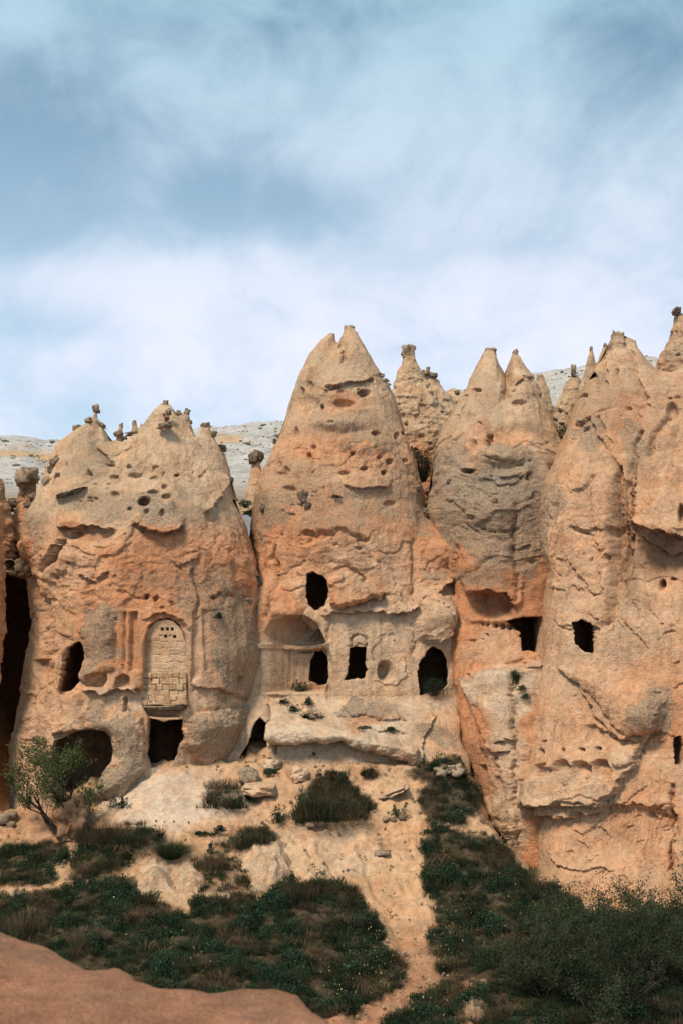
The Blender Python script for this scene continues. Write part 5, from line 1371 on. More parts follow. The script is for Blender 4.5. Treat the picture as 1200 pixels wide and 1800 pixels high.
def bank_rock(name, label, plan, edge, expo, tint, seed, lift=0.0, amp=1.0):
    """bedrock nosing out of the slope: a nearly level back that breaks down to a rounded front"""
    pl = np.array([((a - HX) * Y / F, Y) for a, Y in plan])
    x0, y0 = pl.min(0) - 0.25; x1, y1 = pl.max(0) + 0.25
    X, Y = np.meshgrid(np.arange(x0, x1, 0.035), np.arange(y0, y1, 0.035))
    x, y = X.ravel(), Y.ravel()
    w = 0.14 * fbm(x * 1.6 + seed, y * 1.6, 1.0, 4, .6)
    sd = poly_sdf(x, y, [tuple(p) for p in pl]) + w
    g = ground_z(x, y)
    zb = float(ground_z(pl[:, 0].mean(), pl[:, 1].max() - 0.1)[0]) + lift
    k = np.clip(sd / edge, 0, 1) ** expo
    top = zb + 0.12 * (y - pl[:, 1].max())
    z = g - 0.10 + (np.maximum(top - g, 0.12) + 0.10) * k
    z = z + k * amp * (0.09 * fbm(x * 1.4, y * 1.4, seed, 3) + 0.07 * flakes(x * 1.2 + w, z * 1.6, seed)[0] + 0.03 * ridged(x * 3, z * 3, seed, 3))
    y2 = y + k * amp * 0.18 * fbm(x * 1.5, z * 1.8, seed + 4.0, 4, .6)
    keep = (sd > -0.10)
    f = grid_faces(*X.shape); f = f[keep[f].all(1)]
    col = np.tile(np.asarray(tint)[None], (len(x), 1)) * (1 + 0.22 * fbm(x * 1.1, y * 1.1, z * 2, 3))[:, None]
    li = np.clip(0.2 + 0.55 * fbm(x * 1.2, y * 1.2, z, 3), 0, 1)
    o = mesh_np(name, np.stack([x, y2, z], -1), [f], M_ROCK, None, (float(x.mean()), float(y.mean()), float(g.min())), True, {'tint': col, 'lichen': li})
    return tag(o, label, 'rock')


bank_rock('rock', 'pale pointed rock standing out of the grass below the round dark tuft', [(236, 48.1), (262, 47.7), (306, 48.0), (306, 49.2), (290, 50.4), (276, 50.6), (250, 49.8)], 1.1, 0.75, PALE * .9, 3, 0.15)
bank_rock('rock', 'long pale smooth rock with a dark hollow under its right end', [(432, 48.8), (450, 48.2), (480, 48.0), (506, 48.4), (512, 49.4), (500, 50.8), (440, 50.9), (424, 50.0)], 0.42, 0.55, PALE * .95, 7, 0.05)
bank_rock('rock', 'low pale shoulder of rock beside the dry shrub left of the smooth rock', [(312, 48.3), (350, 48.0), (362, 48.6), (350, 49.6), (318, 49.8)], 0.6, 0.6, PALE * .85, 12)
bank_rock('rock', 'weathered ochre outcrop in the grass at the bottom edge', [(780, 38.0), (868, 37.8), (872, 40.2), (860, 42.0), (826, 42.6), (796, 41.8)], 0.75, 0.8, BUFF * .62, 21, 0.25, 2.0)
rock_on('rock', 'flat worn rock step right of the dark grass clump by the grey buttress', 455, 1388, 27, 10, PALE, 14, boxy=.5, rough=.14, deep=1.5)
rock_on('rock', 'grey speckled boulder at the foot of the grey buttress', 437, 1364, 16, 15, GREYTAN * 1.3, 15, rough=.16)
rock_on('rock', 'small flat pale rock in front of the little side cave', 478, 1344, 14, 8, CREAM, 16, boxy=.4)
rock_on('rock', 'rounded pale rock left of the big grassy mound', 527, 1362, 15, 12, PALE, 17)
rock_on('rock', 'narrow tilted rock rib on the sand right of the grassy mound', 692, 1392, 26, 5, PALE * .9, 18, rot=.4)
rock_on('rock', 'brown earthy bank below the tree', 128, 1440, 26, 34, BROWN * 1.3, 22, rough=.4, boxy=.3)
for i, (x, y, rx, ry, l) in enumerate([(566, 1449, 9, 5, 'larger flat stone below the grassy mound'), (546, 1450, 9, 4, 'thin flat stone below the grassy mound, left of a larger one'), (678, 1440, 7, 4, 'pale stone left of the weed on the slope crest'),
        (691, 1441, 5, 3.5, 'small stone under the weed on the slope crest'), (706, 1437, 6, 4, 'pale stone right of the weed on the slope crest'), (6, 1440, 12, 9, 'biggest pale block at the left edge under the tree'), (22, 1433, 8, 7, 'upper block of the pale stones at the left edge'), (20, 1450, 7, 5, 'small low block beside the pale blocks at the left edge'),
        (672, 1500, 14, 4, 'flat grey stone lying in the middle of the bare slope'), (402, 1582, 3, 12, 'thin upright stub of stone in the dark grass')]):
    rock_on('stone', l, x, y, rx, ry, seed=30 + i, sub=2, boxy=.6, rough=.3, cat='stone')
# heap of fallen masonry in the grass at the right
gh = ground_hit(790, 1362)
heap = empty('stone_heap', gh)
tag(heap, 'small heap of fallen stones in the grass under the orange buttress', 'stone heap')
hs = [stone_mesh(20 + i, 0.45, 0.35, 2, M_RUBBLE) for i in range(5)]
for i in range(24):
    x = 790 + rnd.uniform(-21, 21); y = 1354 + rnd.uniform(-9, 9)
    Yp = gh[1] + (1358 - y) * 0.03 - 0.1
    r = rnd.uniform(4, 7) * Yp / F
    shared('stone', hs[i % 5], W3(x, y, Yp), (r * 1.25, r, r * 0.7), (rnd.uniform(-.3, .3), rnd.uniform(-.4, .4), rnd.uniform(0, 6)), heap)


# ---- the near rock at the viewer's feet
def build_near_rock():
    plan = [(-9, 8.2), (-6, 7.6), (-3.5, 7.0), (-2.3, 6.5), (-1.42, 5.95), (-1.22, 5.74), (-1.06, 5.50), (-0.90, 5.28), (-0.84, 5.33), (-0.78, 5.28), (-0.73, 5.13), (-0.60, 5.01), (-0.45, 4.97), (-0.38, 5.01), (-0.22, 5.03), (-0.15, 4.98), (-0.105, 4.84), (-0.04, 4.66), (0.08, 4.2), (0.3, 3.0), (0.6, 1.0), (0.9, -4), (-9, -4)]
    xs = np.concatenate([np.linspace(-9, -2.2, 60)[:-1], np.arange(-2.2, 0.6, 0.012), np.linspace(0.6, 3.2, 40)])
    ys = np.concatenate([np.linspace(-4, 3.6, 50)[:-1], np.arange(3.6, 6.8, 0.014), np.linspace(6.8, 9.5, 40)])
    X, Y = np.meshgrid(xs, ys)
    x, y = X.ravel(), Y.ravel()
    s = poly_sdf(x, y, plan)
    s = s + 0.02 * fbm(x * 3, y * 3, 0, 3)
    z = -1.275 - 0.07 * np.exp(-np.maximum(s, 0) / 0.08) - np.maximum(-s, 0) * 5.0 + np.minimum(s, 0) * 0.0
    z = z + 0.03 * fbm(x * 1.5, y * 1.5, 1, 4) * np.clip(s * 4, 0, 1) + 0.005 * fbm(x * 14, y * 14, 3, 3)
    z = z - 0.010 * apply_features(x * 100, y * 100, [('pit', _pr.uniform(-160, 0), _pr.uniform(400, 560), q, q * .7, 1.0) for q in [_pr.uniform(.6, 4) for _ in range(90)]], 0)
    z = np.maximum(z, -12.6)
    col = np.tile(np.array([[0.52, 0.235, 0.128]]), (len(x), 1)) * (1 + 0.25 * fbm(x * 1.2, y * 1.2, z, 3))[:, None]
    k = np.clip(fbm(x * 3.2, y * 3.2, 7, 3), 0, .6)[:, None] * .7
    col = col * (1 - k) + np.array([[0.42, 0.24, 0.155]]) * k
    o = mesh_np('rock_outcrop', np.stack([x, y, z], -1), [grid_faces(len(ys), len(xs))], M_NEAR, None, (-2, 3, -1.4), True, {'tint': col, 'lichen': np.zeros(len(x))})
    tag(o, 'smooth reddish rock shelf close to the viewer above the valley', 'rock')


def near_material():
    m = bpy.data.materials.new('red_tuff'); m.use_nodes = True
    t = NT(m.node_tree); b = t.n['Principled BSDF']; b.inputs['Roughness'].default_value = 0.95
    b.inputs['Specular IOR Level'].default_value = 0.08
    geo = t.new('ShaderNodeNewGeometry').outputs['Position']
    at = t.new('ShaderNodeAttribute', attribute_name='tint').outputs['Color']
    n = t.noise(geo, 9, 6, 0.7); n2 = t.noise(geo, 60, 4, 0.7)
    v = t.rng(t.math('ADD', t.math('MULTIPLY', n, .6), t.math('MULTIPLY', n2, .4)), 0.35, 0.65, 0.70, 1.18)
    c = t.mix(1.0, at, t.mix(0, v, v), 'MULTIPLY')
    t.l.new(c, b.inputs['Base Color'])
    bp = t.new('ShaderNodeBump'); bp.inputs['Strength'].default_value = 0.9; bp.inputs['Distance'].default_value = 0.045
    t.l.new(t.math('ADD', n, n2), bp.inputs['Height']); t.l.new(bp.outputs[0], b.inputs['Normal'])
    return m


M_NEAR = near_material()
build_near_rock()

# ================================================================== PLANTS
def blades(n, h, spread, width, seed, lean=0.5, droop=0.35, dome=False, base_r=None):
    """n curved grass blades; returns verts, tris"""
    r = np.random.default_rng(seed)
    a = r.uniform(0, 2 * np.pi, n); rad = np.sqrt(r.uniform(0, 1, n)) * (base_r if base_r is not None else spread * 0.5)
    bx, by = np.cos(a) * rad, np.sin(a) * rad
    hh = h * r.uniform(0.45, 1.0, n)
    if dome: hh = hh * np.sqrt(np.clip(1 - (rad / (spread * 0.6 + 1e-6)) ** 2 * 0.75, 0.1, 1))
    da = a + r.normal(0, 0.7, n)
    ln = lean * r.uniform(0.2, 1.0, n) * hh
    dx, dy = np.cos(da), np.sin(da)
    w = width * r.uniform(0.6, 1.2, n)
    sx, sy = -np.sin(da + r.normal(0, .6, n)), np.cos(da)
    V = []
    for t, wf in ((0, 1.0), (0.5, 0.8), (1.0, 0.0)):
        cx = bx + dx * ln * t ** 1.6; cy = by + dy * ln * t ** 1.6; cz = hh * (t - droop * t ** 3 * np.clip(ln / hh, 0, 1))
        if wf > 0:
            V.append(np.stack([cx - sx * w * wf / 2, cy - sy * w * wf / 2, cz], -1)); V.append(np.stack([cx + sx * w * wf / 2, cy + sy * w * wf / 2, cz], -1))
        else:
            V.append(np.stack([cx, cy, cz], -1))
    V = np.stack(V, 1).reshape(-1, 3)
    b = np.arange(n)[:, None] * 5
    T = np.concatenate([b + [[0, 1, 3]], b + [[0, 3, 2]], b + [[2, 3, 4]]])
    return V, T


def leaves(n, R, size, seed, center=(0, 0, 0), squash=1.0, shell=0.5, ptsin=None):
    """n leaf quads scattered through an ellipsoid or about given points"""
    r = np.random.default_rng(seed)
    if ptsin is None:
        d = r.normal(size=(n, 3)); d /= np.linalg.norm(d, axis=1)[:, None]
        p = d * (R * (shell + (1 - shell) * r.uniform(0, 1, n)) ** 1.0)[:, None]
        p[:, 2] *= squash
    else:
        p = ptsin
        n = len(p)
    p = p + np.array(center)
    u = r.normal(size=(n, 3)); u /= np.linalg.norm(u, axis=1)[:, None]
    w = np.cross(u, r.normal(size=(n, 3))); w /= np.linalg.norm(w, axis=1)[:, None]
    s = size * r.uniform(0.6, 1.3, n)[:, None]
    V = np.stack([p - u * s * .5, p + w * s * 0.32, p + u * s * .5, p - w * s * 0.32], 1).reshape(-1, 3)
    b = np.arange(n)[:, None] * 4
    return V, np.concatenate([b + [[0, 1, 2]], b + [[0, 2, 3]]])


def merge(parts):
    V, T, k = [], [], 0
    for v, t in parts:
        V.append(v); T.append(t + k); k += len(v)
    return np.concatenate(V), np.concatenate(T)


# --- ground cover: one object, tufts placed over the green parts of the slope
tufts = bpy.data.collections.new('tuft_shapes')
def tuft(name, vt, mat):
    o = mesh_np(name, vt[0], [vt[1]], mat, smooth=False)
    COL.objects.unlink(o); tufts.objects.link(o)
tuft('a0', blades(46, 0.34, 0.34, 0.016, 1, 0.7), M_GRASS)
tuft('a1', blades(40, 0.26, 0.40, 0.018, 2, 0.9), M_GRASS)
tuft('a2', blades(54, 0.20, 0.42, 0.016, 3, 0.8), M_GRASS)
tuft('b0', merge([leaves(60, 0.16, 0.055, 4, (0, 0, 0.10), 0.7), blades(8, .2, .2, .012, 9)]), M_LEAFY)
tuft('b1', merge([leaves(50, 0.13, 0.045, 5, (0, 0, 0.16), 1.4), blades(10, .34, .1, .014, 10, .3)]), M_LEAFY)
tuft('c0', blades(40, 0.42, 0.26, 0.011, 6, 0.9, 0.6), M_DRY)
tuft('d0', merge([leaves(260, 0.30, 0.06, 14, (0, 0, 0.16), 0.8, .5), blades(30, .5, .5, .014, 19, .8)]), M_LEAFY)
tuft('d1', merge([leaves(200, 0.26, 0.05, 15, (0, 0, 0.22), 1.0, .4), blades(16, .55, .3, .014, 20, .6)]), M_GRASS)
tuft('e0', blades(110, 0.42, 0.30, 0.012, 27, 1.9, 1.0), M_DRY)
tuft('c1', blades(34, 0.30, 0.36, 0.012, 7, 1.2, 0.7), M_DRY)


def scatter(name, pts, kinds, rots, scl, label, cat, coll=tufts):
    me = bpy.data.meshes.new(name)
    me.vertices.add(len(pts)); me.vertices.foreach_set('co', np.asarray(pts, np.float32).ravel())
    a = me.attributes.new('which', 'INT', 'POINT'); a.data.foreach_set('value', np.asarray(kinds, np.int32))
    a = me.attributes.new('turn', 'FLOAT_VECTOR', 'POINT'); a.data.foreach_set('vector', np.asarray(rots, np.float32).ravel())
    a = me.attributes.new('size', 'FLOAT', 'POINT'); a.data.foreach_set('value', np.asarray(scl, np.float32))
    me.update()
    o = bpy.data.objects.new(name, me); COL.objects.link(o)
    g = bpy.data.node_groups.new(name + '_nodes', 'GeometryNodeTree')
    g.interface.new_socket('Geometry', in_out='INPUT', socket_type='NodeSocketGeometry')
    g.interface.new_socket('Geometry', in_out='OUTPUT', socket_type='NodeSocketGeometry')
    gi = g.nodes.new('NodeGroupInput'); go = g.nodes.new('NodeGroupOutput')
    ip = g.nodes.new('GeometryNodeInstanceOnPoints'); ci = g.nodes.new('GeometryNodeCollectionInfo')
    ci.inputs['Collection'].default_value = coll; ci.inputs['Separate Children'].default_value = True; ci.inputs['Reset Children'].default_value = True
    ip.inputs['Pick Instance'].default_value = True

    def na(n, t):
        x = g.nodes.new('GeometryNodeInputNamedAttribute'); x.data_type = t; x.inputs['Name'].default_value = n
        return [s for s in x.outputs if s.name == 'Attribute' and s.enabled][0]
    g.links.new(gi.outputs[0], ip.inputs['Points']); g.links.new(ci.outputs[0], ip.inputs['Instance'])
    g.links.new(na('which', 'INT'), ip.inputs['Instance Index']); g.links.new(na('turn', 'FLOAT_VECTOR'), ip.inputs['Rotation']); g.links.new(na('size', 'FLOAT'), ip.inputs['Scale'])
    g.links.new(ip.outputs[0], go.inputs[0])
    md = o.modifiers.new('scatter', 'NODES'); md.node_group = g
    tag(o, label, cat, kind='stuff')
    return o


def grass_cover():
    n = 100000
    x = rng.uniform(-22, 22, n); y = rng.uniform(30, 57, n)
    keep = np.abs(x) < y * 0.24 + 3.5
    x, y = x[keep], y[keep]
    z = ground_z(x, y)
    px = HX + x / y * F; py = HY - z / y * F
    gm = green_mask(px, py, x, y)
    gm = np.where(py > 1830, 1.0, gm)
    lush = 0.5 + 0.9 * fbm(x * 0.9, y * 0.9, 3.3, 3)
    bare = sstep(0.36, 0.60, fbm(x * 1.3, y * 1.3, 8.8, 3) + 0.25 * (px > 760) * (py < 1560)) * (0.55 + 0.3 * (px > 740))
    dens = gm * np.clip(0.75 + 0.5 * lush, 0.2, 1) * (1 - bare)
    stray = (rng.random(len(x)) < 0.006) & (py > 1340) & (px > 430)
    k = (rng.random(len(x)) < dens) | stray
    x, y, z, px, py, lush, st = [a[k] for a in (x, y, z, px, py, lush, stray)]
    n = len(x)
    t = fbm(x * 0.7 + 4, y * 0.7, 1.1, 3); u = rng.random(n)
    kinds = np.where(t > 0.28, np.where(u < .5, 5, 6), np.where(t < -0.10, np.where(u < .5, 3, 4), np.floor(u * 3))).astype(int)
    mix = rng.random(n)
    kinds = np.where(mix < 0.25, np.floor(u * 3), np.where(mix > 0.93, 5, kinds)).astype(int)
    dryz = (px > 760) & (py < 1700) & (rng.random(n) < 0.12)
    kinds = np.where(dryz, 6, kinds)
    scl = np.clip(0.60 + 0.62 * lush, 0.38, 1.6) * rng.uniform(0.6, 1.3, n) * np.where(st, 0.35, 1.0)
    scl = scl * np.where((py < 1440) & (px > 690), .85, 1)
    kinds = np.where(st, 3, kinds)
    order = {'a0': 0, 'a1': 1, 'a2': 2, 'b0': 3, 'b1': 4, 'c0': 5, 'c1': 6}
    big = (rng.random(n) < 0.035) & ~st
    kinds = np.where(big, np.where(t > 0.05, 9, np.where(u < .5, 7, 8)), kinds)
    # collection members are picked in alphabetical order
    kinds = np.array([0, 1, 2, 3, 4, 5, 6, 7, 8, 9])[kinds]
    rot = np.stack([rng.normal(0, .12, n), rng.normal(0, .12, n), rng.uniform(0, 6.28, n)], -1)
    return scatter('grass', np.stack([x, y, z - 0.02], -1), kinds, rot, scl, 'dark green grass and weeds covering the slope beside the path', 'grass')


grass_cover()
print('grass points', len(bpy.data.objects['grass'].data.vertices))
# little yellow flowers
fl_col = bpy.data.collections.new('flower_shapes')
_o = mesh_np('f0', *[q if i == 0 else [q] for i, q in enumerate(leaves(5, 0.022, 0.034, 3))], M_FLOWER, smooth=False)
COL.objects.unlink(_o); fl_col.objects.link(_o)


def flowers():
    P = []
    for (cx, cy, sx, sy, n) in [(665, 1690, 20, 30, 85), (600, 1740, 50, 30, 90), (770, 1500, 25, 40, 60), (750, 1750, 40, 25, 90), (780, 1660, 30, 50, 70), (300, 1650, 30, 14, 22), (130, 1530, 60, 12, 40), (330, 1700, 24, 14, 24), (860, 1600, 60, 60, 40), (200, 1500, 60, 20, 30)]:
        for _ in range(n // 2):
            px, py = rnd.gauss(cx, sx), rnd.gauss(cy, sy)
            if py < 1430 or py > 1830: continue
            Yy = None
            P.append((px, py))
    px = np.array([p[0] for p in P]); py = np.array([p[1] for p in P])
    Y = np.full(len(px), 46.0)
    for _ in range(14):                      # walk to where the sight line meets the ground
        z = ground_z((px - HX) * Y / F, Y, False)
        Y = Y + 0.6 * ((z / -(py - HY) * F) - Y)
    Y = np.clip(Y, 34, 56)
    x = (px - HX) * Y / F; z = ground_z(x, Y)
    m = green_mask(px, py, x, Y) > 0.4
    p = np.stack([x, Y, z + rng.uniform(0.15, 0.38, len(x))], -1)[m]
    n = len(p)
    scatter('wildflowers', p, np.zeros(n, int), rng.uniform(0, 6, (n, 3)), rng.uniform(0.6, 1.3, n), 'tiny yellow wildflowers sprinkled through the grass', 'wildflowers', fl_col)


flowers()


# loose gravel and crumbs of tuff
gr_col = bpy.data.collections.new('gravel_shapes')
for _i in range(3):
    _o = bpy.data.objects.new('g%d' % _i, stone_mesh(40 + _i, 0.5, 0.4, 1, M_RUBBLE)); gr_col.objects.link(_o)


def gravel():
    n = 60000
    x = rng.uniform(-14, 14, n); y = rng.uniform(37, 55.5, n)
    z = ground_z(x, y); px = HX + x / y * F; py = HY - z / y * F
    gm = green_mask(px, py, x, y)
    cl = sstep(0.1, 0.5, fbm(x * 0.9, y * 0.9, 6.6, 4, .6)) + 0.12 + 0.8 * sstep(0.02, 0.5, gm)
    k = (rng.random(n) < cl * 0.28) & (gm < 0.9) & ~((np.abs(px - 310) < 110) & (np.abs(py - 1400) < 42))
    x, y, z = x[k], y[k], z[k]; n = len(x)
    scatter('gravel', np.stack([x, y, z], -1), rng.integers(0, 3, n), rng.uniform(0, 6, (n, 3)), 0.012 + 0.05 * rng.random(n) ** 5, 'loose gravel and crumbs of rock on the bare slope and path', 'gravel', gr_col)


gravel()


# --- single clumps
def clump(name, label, px, py, w, h, kind='grass', seed=0, n=None, cat=None, group=None, Y=None, mats=None):
    """px,py: foot of the clump; w,h in photograph pixels"""
    if Y is None:
        g = ground_hit(px, py)
    else:
        g = W(px, py, Y)
    k = g[1] / F
    wm, hm = w * k, h * k
    r = np.random.default_rng(seed + 100)
    parts = {'grass': [], 'dry': [], 'leafy': [], 'twig': []}
    n = n or int(90 + w * 5)
    wd = 0.018
    if kind == 'grass':
        m = max(3, int(w / 7))
        for i in range(m):
            a = r.uniform(0, 6.28); q = math.sqrt(r.uniform(0, 1)) * 0.5
            f = math.sqrt(max(0.08, 1 - (q * 1.9) ** 2))
            V, T = blades(max(20, n * 2 // m), hm * f * r.uniform(0.65, 1.15), wm * 0.38, wd, seed * 31 + i, 0.9, 0.45, True)
            V[:, 0] += math.cos(a) * q * wm; V[:, 1] += math.sin(a) * q * wm * 0.8
            parts['dry' if r.random() < 0.18 else 'grass'].append((V, T))
        parts['leafy'].append(leaves(n * 2, wm * 0.52, 0.05, seed + 1, (0, 0, hm * 0.12), hm / wm * 1.25, 0.35))
        parts['dry'].append(blades(n // 4, hm * 1.15, wm, 0.012, seed + 2, 0.6, 0.4, True))
    elif kind == 'spiky':
        parts['grass'].append(blades(n * 4, hm, wm * 0.9, 0.014, seed, 1.3, 0.55, False, wm * 0.26))
        parts['dry'].append(blades(n // 2, hm * 0.9, wm, 0.012, seed + 2, 1.2, 0.3, False, wm * .2))
    elif kind == 'dry':
        parts['dry'].append(blades(n * 2, hm, wm * 1.2, 0.013, seed, 0.45, 0.3, True))
        parts['grass'].append(blades(n // 2, hm * .6, wm * 1.1, wd, seed + 4, 0.6, 0.3, True))
    elif kind == 'weed':
        for i in range(int(3 + w / 5)):
            bx, by = r.normal(0, wm * 0.25), r.normal(0, wm * 0.2); hh = hm * r.uniform(0.5, 1)
            m = int(40 + hh * 110)
            t = r.uniform(0.05, 1, m)
            p = np.stack([bx + r.normal(0, .11, m) * (1.15 - t), by + r.normal(0, .11, m) * (1.15 - t), t * hh], -1)
            parts['leafy'].append(leaves(m, 0, 0.06, seed + i, ptsin=p))
            parts['twig'].append(blades(4, hh * .9, 0.02, 0.008, seed + i, 0.4, 0.1))
            parts['twig'][-1][0][:, :2] += (bx, by)
    elif kind == 'shrub':
        parts['leafy'].append(leaves(n * 5, wm * 0.5, 0.06, seed, (0, 0, hm * 0.5), hm / wm, 0.35))
        parts['twig'].append(blades(n // 2, hm * 1.1, wm * .9, 0.014, seed + 2, 0.8, 0.0, True, wm * .15))
    e = empty(name, tuple(g - (0, 0, 0.03)))
    tag(e, label, cat or ('shrub' if kind in ('shrub',) else 'plant'), group)
    names = {'grass': ('blades', M_GRASS), 'dry': ('dry_stalks', M_DRY), 'leafy': ('leaves', M_LEAFY), 'twig': ('stems', M_TWIG)}
    for q, ps in parts.items():
        if ps:
            V, T = merge(ps)
            V = V + np.array(g) - (0, 0, .03)
            pt = mesh_np(names[q][0], V, [T], names[q][1], e, tuple(g - (0, 0, .03)), False)
            pt['kind'] = 'stuff'
    return e


c_ = clump
c_('grass_clump', 'dense dark clump of grass at the foot of the grey buttress right of the doorway', 393, 1418, 72, 38, 'grass', 1)
c_('straw_tuft', 'pale dry straw standing between the grey buttress and the dark clump', 392, 1385, 56, 26, 'dry', 2)
c_('weed_patch', 'low leafy weeds spreading right of the dark clump', 437, 1412, 34, 14, 'weed', 3)
c_('shrub', 'large dark grassy mound in the middle of the bare slope', 582, 1435, 128, 62, 'grass', 4, n=1300, cat='shrub')
c_('reed_stalks', 'thin upright stalks on top of the large grassy mound', 582, 1400, 74, 44, 'dry', 5, n=150)
c_('grass_clump', 'triangular dark grass clump at the edge of the pale apron', 440, 1488, 84, 42, 'grass', 6, n=800)
c_('tussock', 'round dark spiky tuft on top of the pale pointed rock', 301, 1508, 56, 50, 'spiky', 7, n=520, cat='tussock', Y=50.0)
c_('dry_shrub', 'greyish dry little shrub between the two pale rocks', 372, 1528, 52, 32, 'dry', 8, n=320, cat='shrub')
c_('weed', 'tall single weed at the end of the pale apron', 371, 1500, 8, 26, 'weed', 9)
c_('weed', 'small upright weed on the lip of the pale apron', 390, 1462, 10, 14, 'weed', 10)
c_('weed_strip', 'thin green strip of weeds along the lip of the pale apron', 362, 1468, 36, 8, 'weed', 11)
c_('weed', 'bushy weed left of the large grassy mound', 494, 1448, 28, 34, 'weed', 12)
c_('weed', 'little weed on the slope crest between pale stones', 700, 1438, 22, 28, 'weed', 13)
c_('grass_clump', 'grass clump under the tip of the pale ledge', 650, 1362, 34, 28, 'grass', 14, n=260)
c_('grass_clump', 'small clump at the mouth of the little side cave', 475, 1358, 30, 15, 'grass', 15, n=180)
c_('weed', 'lone weed on the sand under the pale ledge', 503, 1340, 13, 12, 'weed', 16)
c_('weed', 'dark weed hanging at the curled left end of the pale ledge', 551, 1334, 8, 14, 'weed', 17)
c_('weed', 'weed against the underside of the pale ledge', 602, 1325, 14, 10, 'weed', 18)
c_('straw_tuft', 'drooping straw tuft over the dark hollow of the smooth rock', 528, 1575, 56, 36, 'dry', 19, n=500)
c_('weed', 'tall weed beside the hollow of the smooth rock', 514, 1560, 9, 30, 'weed', 20)
c_('dry_grass', 'tall brownish grass on the bank right of the tree', 180, 1478, 84, 46, 'dry', 21, n=800)
c_('grass_clump', 'bushy grass below the brown bank right of the tree', 235, 1480, 80, 34, 'grass', 22, n=600)
c_('dry_grass', 'dry reddish grass lining the foot of the buff cliff', 985, 1590, 60, 32, 'dry', 23, n=700)
c_('dry_grass', 'straw tuft at the left end of the dark meadow', 40, 1640, 70, 50, 'dry', 24, n=500)
c_('dry_grass', 'brown grass tussock in the middle of the dark meadow', 155, 1660, 60, 44, 'dry', 25, n=400)
c_('grass_clump', 'leafy plant growing against the grey buttress left of the apron', 214, 1420, 24, 22, 'weed', 26)


def ledge_plant(label, px, py, w, h, kind, seed, objs, name='weed', n=None):
    y = rock_depth(px, py, objs, 5)
    return clump(name, label, px, py, w, h, kind, seed, n, Y=(y or 56) - 0.08)


lp_ = ledge_plant
lp_('weed at the bottom of the dark opening in the vaulted porch', 530, 1216, 26, 26, 'weed', 40, [B])
lp_('larger round bush on the ledge below the vaulted porch', 549, 1262, 34, 26, 'grass', 41, [B], 'shrub', 300)
lp_('weed just above the round bush below the porch', 545, 1238, 24, 18, 'weed', 42, [B])
lp_('little weed left on the ledge below the porch', 501, 1235, 16, 8, 'weed', 43, [B])
lp_('pair of sprigs left of the round bush', 516, 1250, 14, 16, 'weed', 44, [B])
lp_('dark bush filling the bottom of the right cave mouth', 762, 1222, 48, 34, 'shrub', 45, [B], 'shrub', 200)
lp_('plant with straw on the sill below the pigeonholes', 905, 1195, 16, 34, 'grass', 46, [C], 'grass_clump', 160)
lp_('upper sprig on the white slab', 916, 1212, 9, 10, 'weed', 47, [C])
lp_('lower sprig on the white slab', 922, 1227, 9, 10, 'weed', 48, [C])
lp_('tiny bush on the seam at the cliff foot', 913, 1480, 12, 12, 'grass', 49, [D], 'weed', 60)
lp_('sprig on the grey crust high beside the arched window', 385, 1086, 10, 12, 'weed', 50, [A])
lp_('leaf cushion on the centre cone under the face-like hollows', 592, 874, 10, 7, 'weed', 51, [B])
lp_('row of tiny sprigs on the grey lip of the pale ledge', 690, 1284, 16, 8, 'weed', 52, [B])
lp_('dots of weed along the middle of the pale ledge', 640, 1280, 24, 6, 'weed', 53, [B])
lp_('moss strip on the left formation beside dark stones', 120, 868, 22, 6, 'weed', 54, [A])
clump('shrub', 'dark green bush wedged in the gap between the centre and right cones', 742, 846, 40, 58, 'shrub', 60, 420, Y=60.6)
clump('shrub', 'light green sprigs above the dark bush in the gap', 728, 806, 20, 26, 'weed', 61, 60, Y=62.5)
clump('shrub', 'green bush in the saddle left of the right cliff top', 986, 786, 44, 44, 'shrub', 62, 300, Y=57.8)
clump('shrub', 'first of the green bushes below the capped slender pillar', 432, 892, 26, 16, 'shrub', 63, 120, Y=60.5)
clump('shrub', 'lower green bush on the slope left of the centre cone', 444, 908, 26, 18, 'shrub', 64, 120, Y=60.0)


# --- trees and the big bush
def tube(pts, rad, seg=5):
    pts = np.array(pts, float); n = len(pts)
    V = []
    for i in range(n):
        d = pts[min(i + 1, n - 1)] - pts[max(i - 1, 0)]
        d /= np.linalg.norm(d) + 1e-9
        a = np.cross(d, (0.3, 0.9, 0.2)); a /= np.linalg.norm(a) + 1e-9
        b = np.cross(d, a)
        for k in range(seg):
            t = 2 * math.pi * k / seg
            V.append(pts[i] + (a * math.cos(t) + b * math.sin(t)) * rad[i])
    T = []
    for i in range(n - 1):
        for k in range(seg):
            k2 = (k + 1) % seg
            T += [[i * seg + k, i * seg + k2, (i + 1) * seg + k2], [i * seg + k, (i + 1) * seg + k2, (i + 1) * seg + k]]
    return np.array(V), np.array(T)


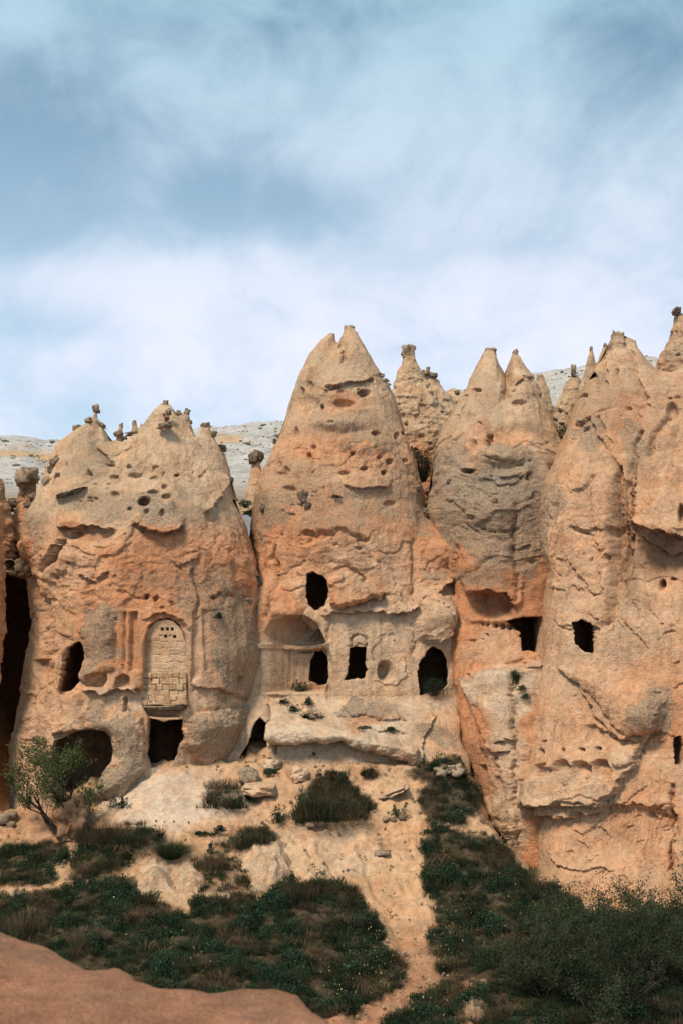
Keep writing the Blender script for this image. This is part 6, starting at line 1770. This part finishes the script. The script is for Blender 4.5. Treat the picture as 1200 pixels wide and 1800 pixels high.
def grow(start, d, length, r0, depth, out, tips, rr, up=0.25, kids=(3, 5), curl=0.35):
    n = 5
    pts = [np.array(start, float)]; d = np.array(d, float); d /= np.linalg.norm(d)
    for i in range(n):
        d = d + np.array([rr.gauss(0, curl), rr.gauss(0, curl), rr.gauss(0, curl) * 0.6 + up * 0.3]) * 0.5
        d /= np.linalg.norm(d)
        pts.append(pts[-1] + d * length / n)
    rad = np.linspace(r0, r0 * 0.45, n + 1)
    out.append(tube(pts, rad, 5 if depth > 1 else 3))
    if depth == 0:
        tips += pts[1:]
        return
    if depth == 1: tips += pts[3:]
    for k in range(rr.randint(*kids)):
        i = rr.randint(1, n)
        a = rr.uniform(0, 6.28); e = rr.uniform(0.2, 0.9)
        nd = d * 0.7 + np.array([math.cos(a), math.sin(a), e * 0.5 + up]) * rr.uniform(0.6, 1.0)
        grow(pts[i], nd, length * rr.uniform(0.5, 0.75), rad[i] * 0.6, depth - 1, out, tips, rr, up, kids, curl)


def tree(name, label, foot, stems, length, r0, depth, nleaf, lsize, spreadl, leafmat, barkmat, seed, kids=(3, 5), up=0.25, cat='tree', curl=0.35):
    rr = random.Random(seed)
    out, tips = [], []
    for d in stems: grow(foot, d, length, r0, depth, out, tips, rr, up, kids, curl)
    e = empty(name, tuple(foot)); tag(e, label, cat)
    V, T = merge(out)
    mesh_np('trunk', V, [T], barkmat, e, tuple(foot), True)
    r = np.random.default_rng(seed)
    tips = np.array(tips)
    p = tips[r.integers(0, len(tips), nleaf)] + r.normal(0, spreadl, (nleaf, 3))
    V, T = leaves(0, 0, lsize, seed, ptsin=p)
    mesh_np('crown', V, [T], leafmat, e, tuple(foot), False)
    return e, tips


tf = ground_hit(112, 1468)
tree('small_tree', 'small leafy tree with a dark leaning trunk at the left before the big low cave', tf - np.array([0, 0, .1]), [(-0.5, -.2, 1), (0.05, 0, 1.2), (-0.9, -.1, 0.6), (.35, .1, .9), (-.3, .2, 1.3)], 2.1, 0.075, 3, 8500, 0.085, 0.08, M_TREE, M_BARK, 12, (3, 4), .22, 'tree')
for i, (x, y, L_, s, lab) in enumerate([(1060, 1790, 2.3, 31, 'big twiggy grey-green bush in the lower right corner of the valley'), (960, 1760, 1.5, 32, 'dense dark bush on the left of the big twiggy bush'), (1180, 1740, 2.0, 33, 'dark bush against the cliff foot at the right edge'), (1110, 1690, 1.5, 34, 'grey-green bush between the twiggy bush and the buff cliff'), (1010, 1680, 1.3, 35, 'low twiggy bush nearest the dry grass of the cliff foot')]):
    f = ground_hit(x, y)
    tree('bush', lab, f - np.array([0, 0, .2]), [(math.cos(a) * .9, math.sin(a) * .9, 1.0) for a in np.linspace(0.3, 6.0, 7)] + [(0, 0, 1)], L_, 0.035, 2, int(17000 * L_ / 2), 0.060, 0.075, M_SHRUB, M_TWIG, s, (4, 6), .2, 'bush', .5)
tot = sum(len(o.data.polygons) for o in bpy.data.objects if o.type == 'MESH')
print('polygons', tot)
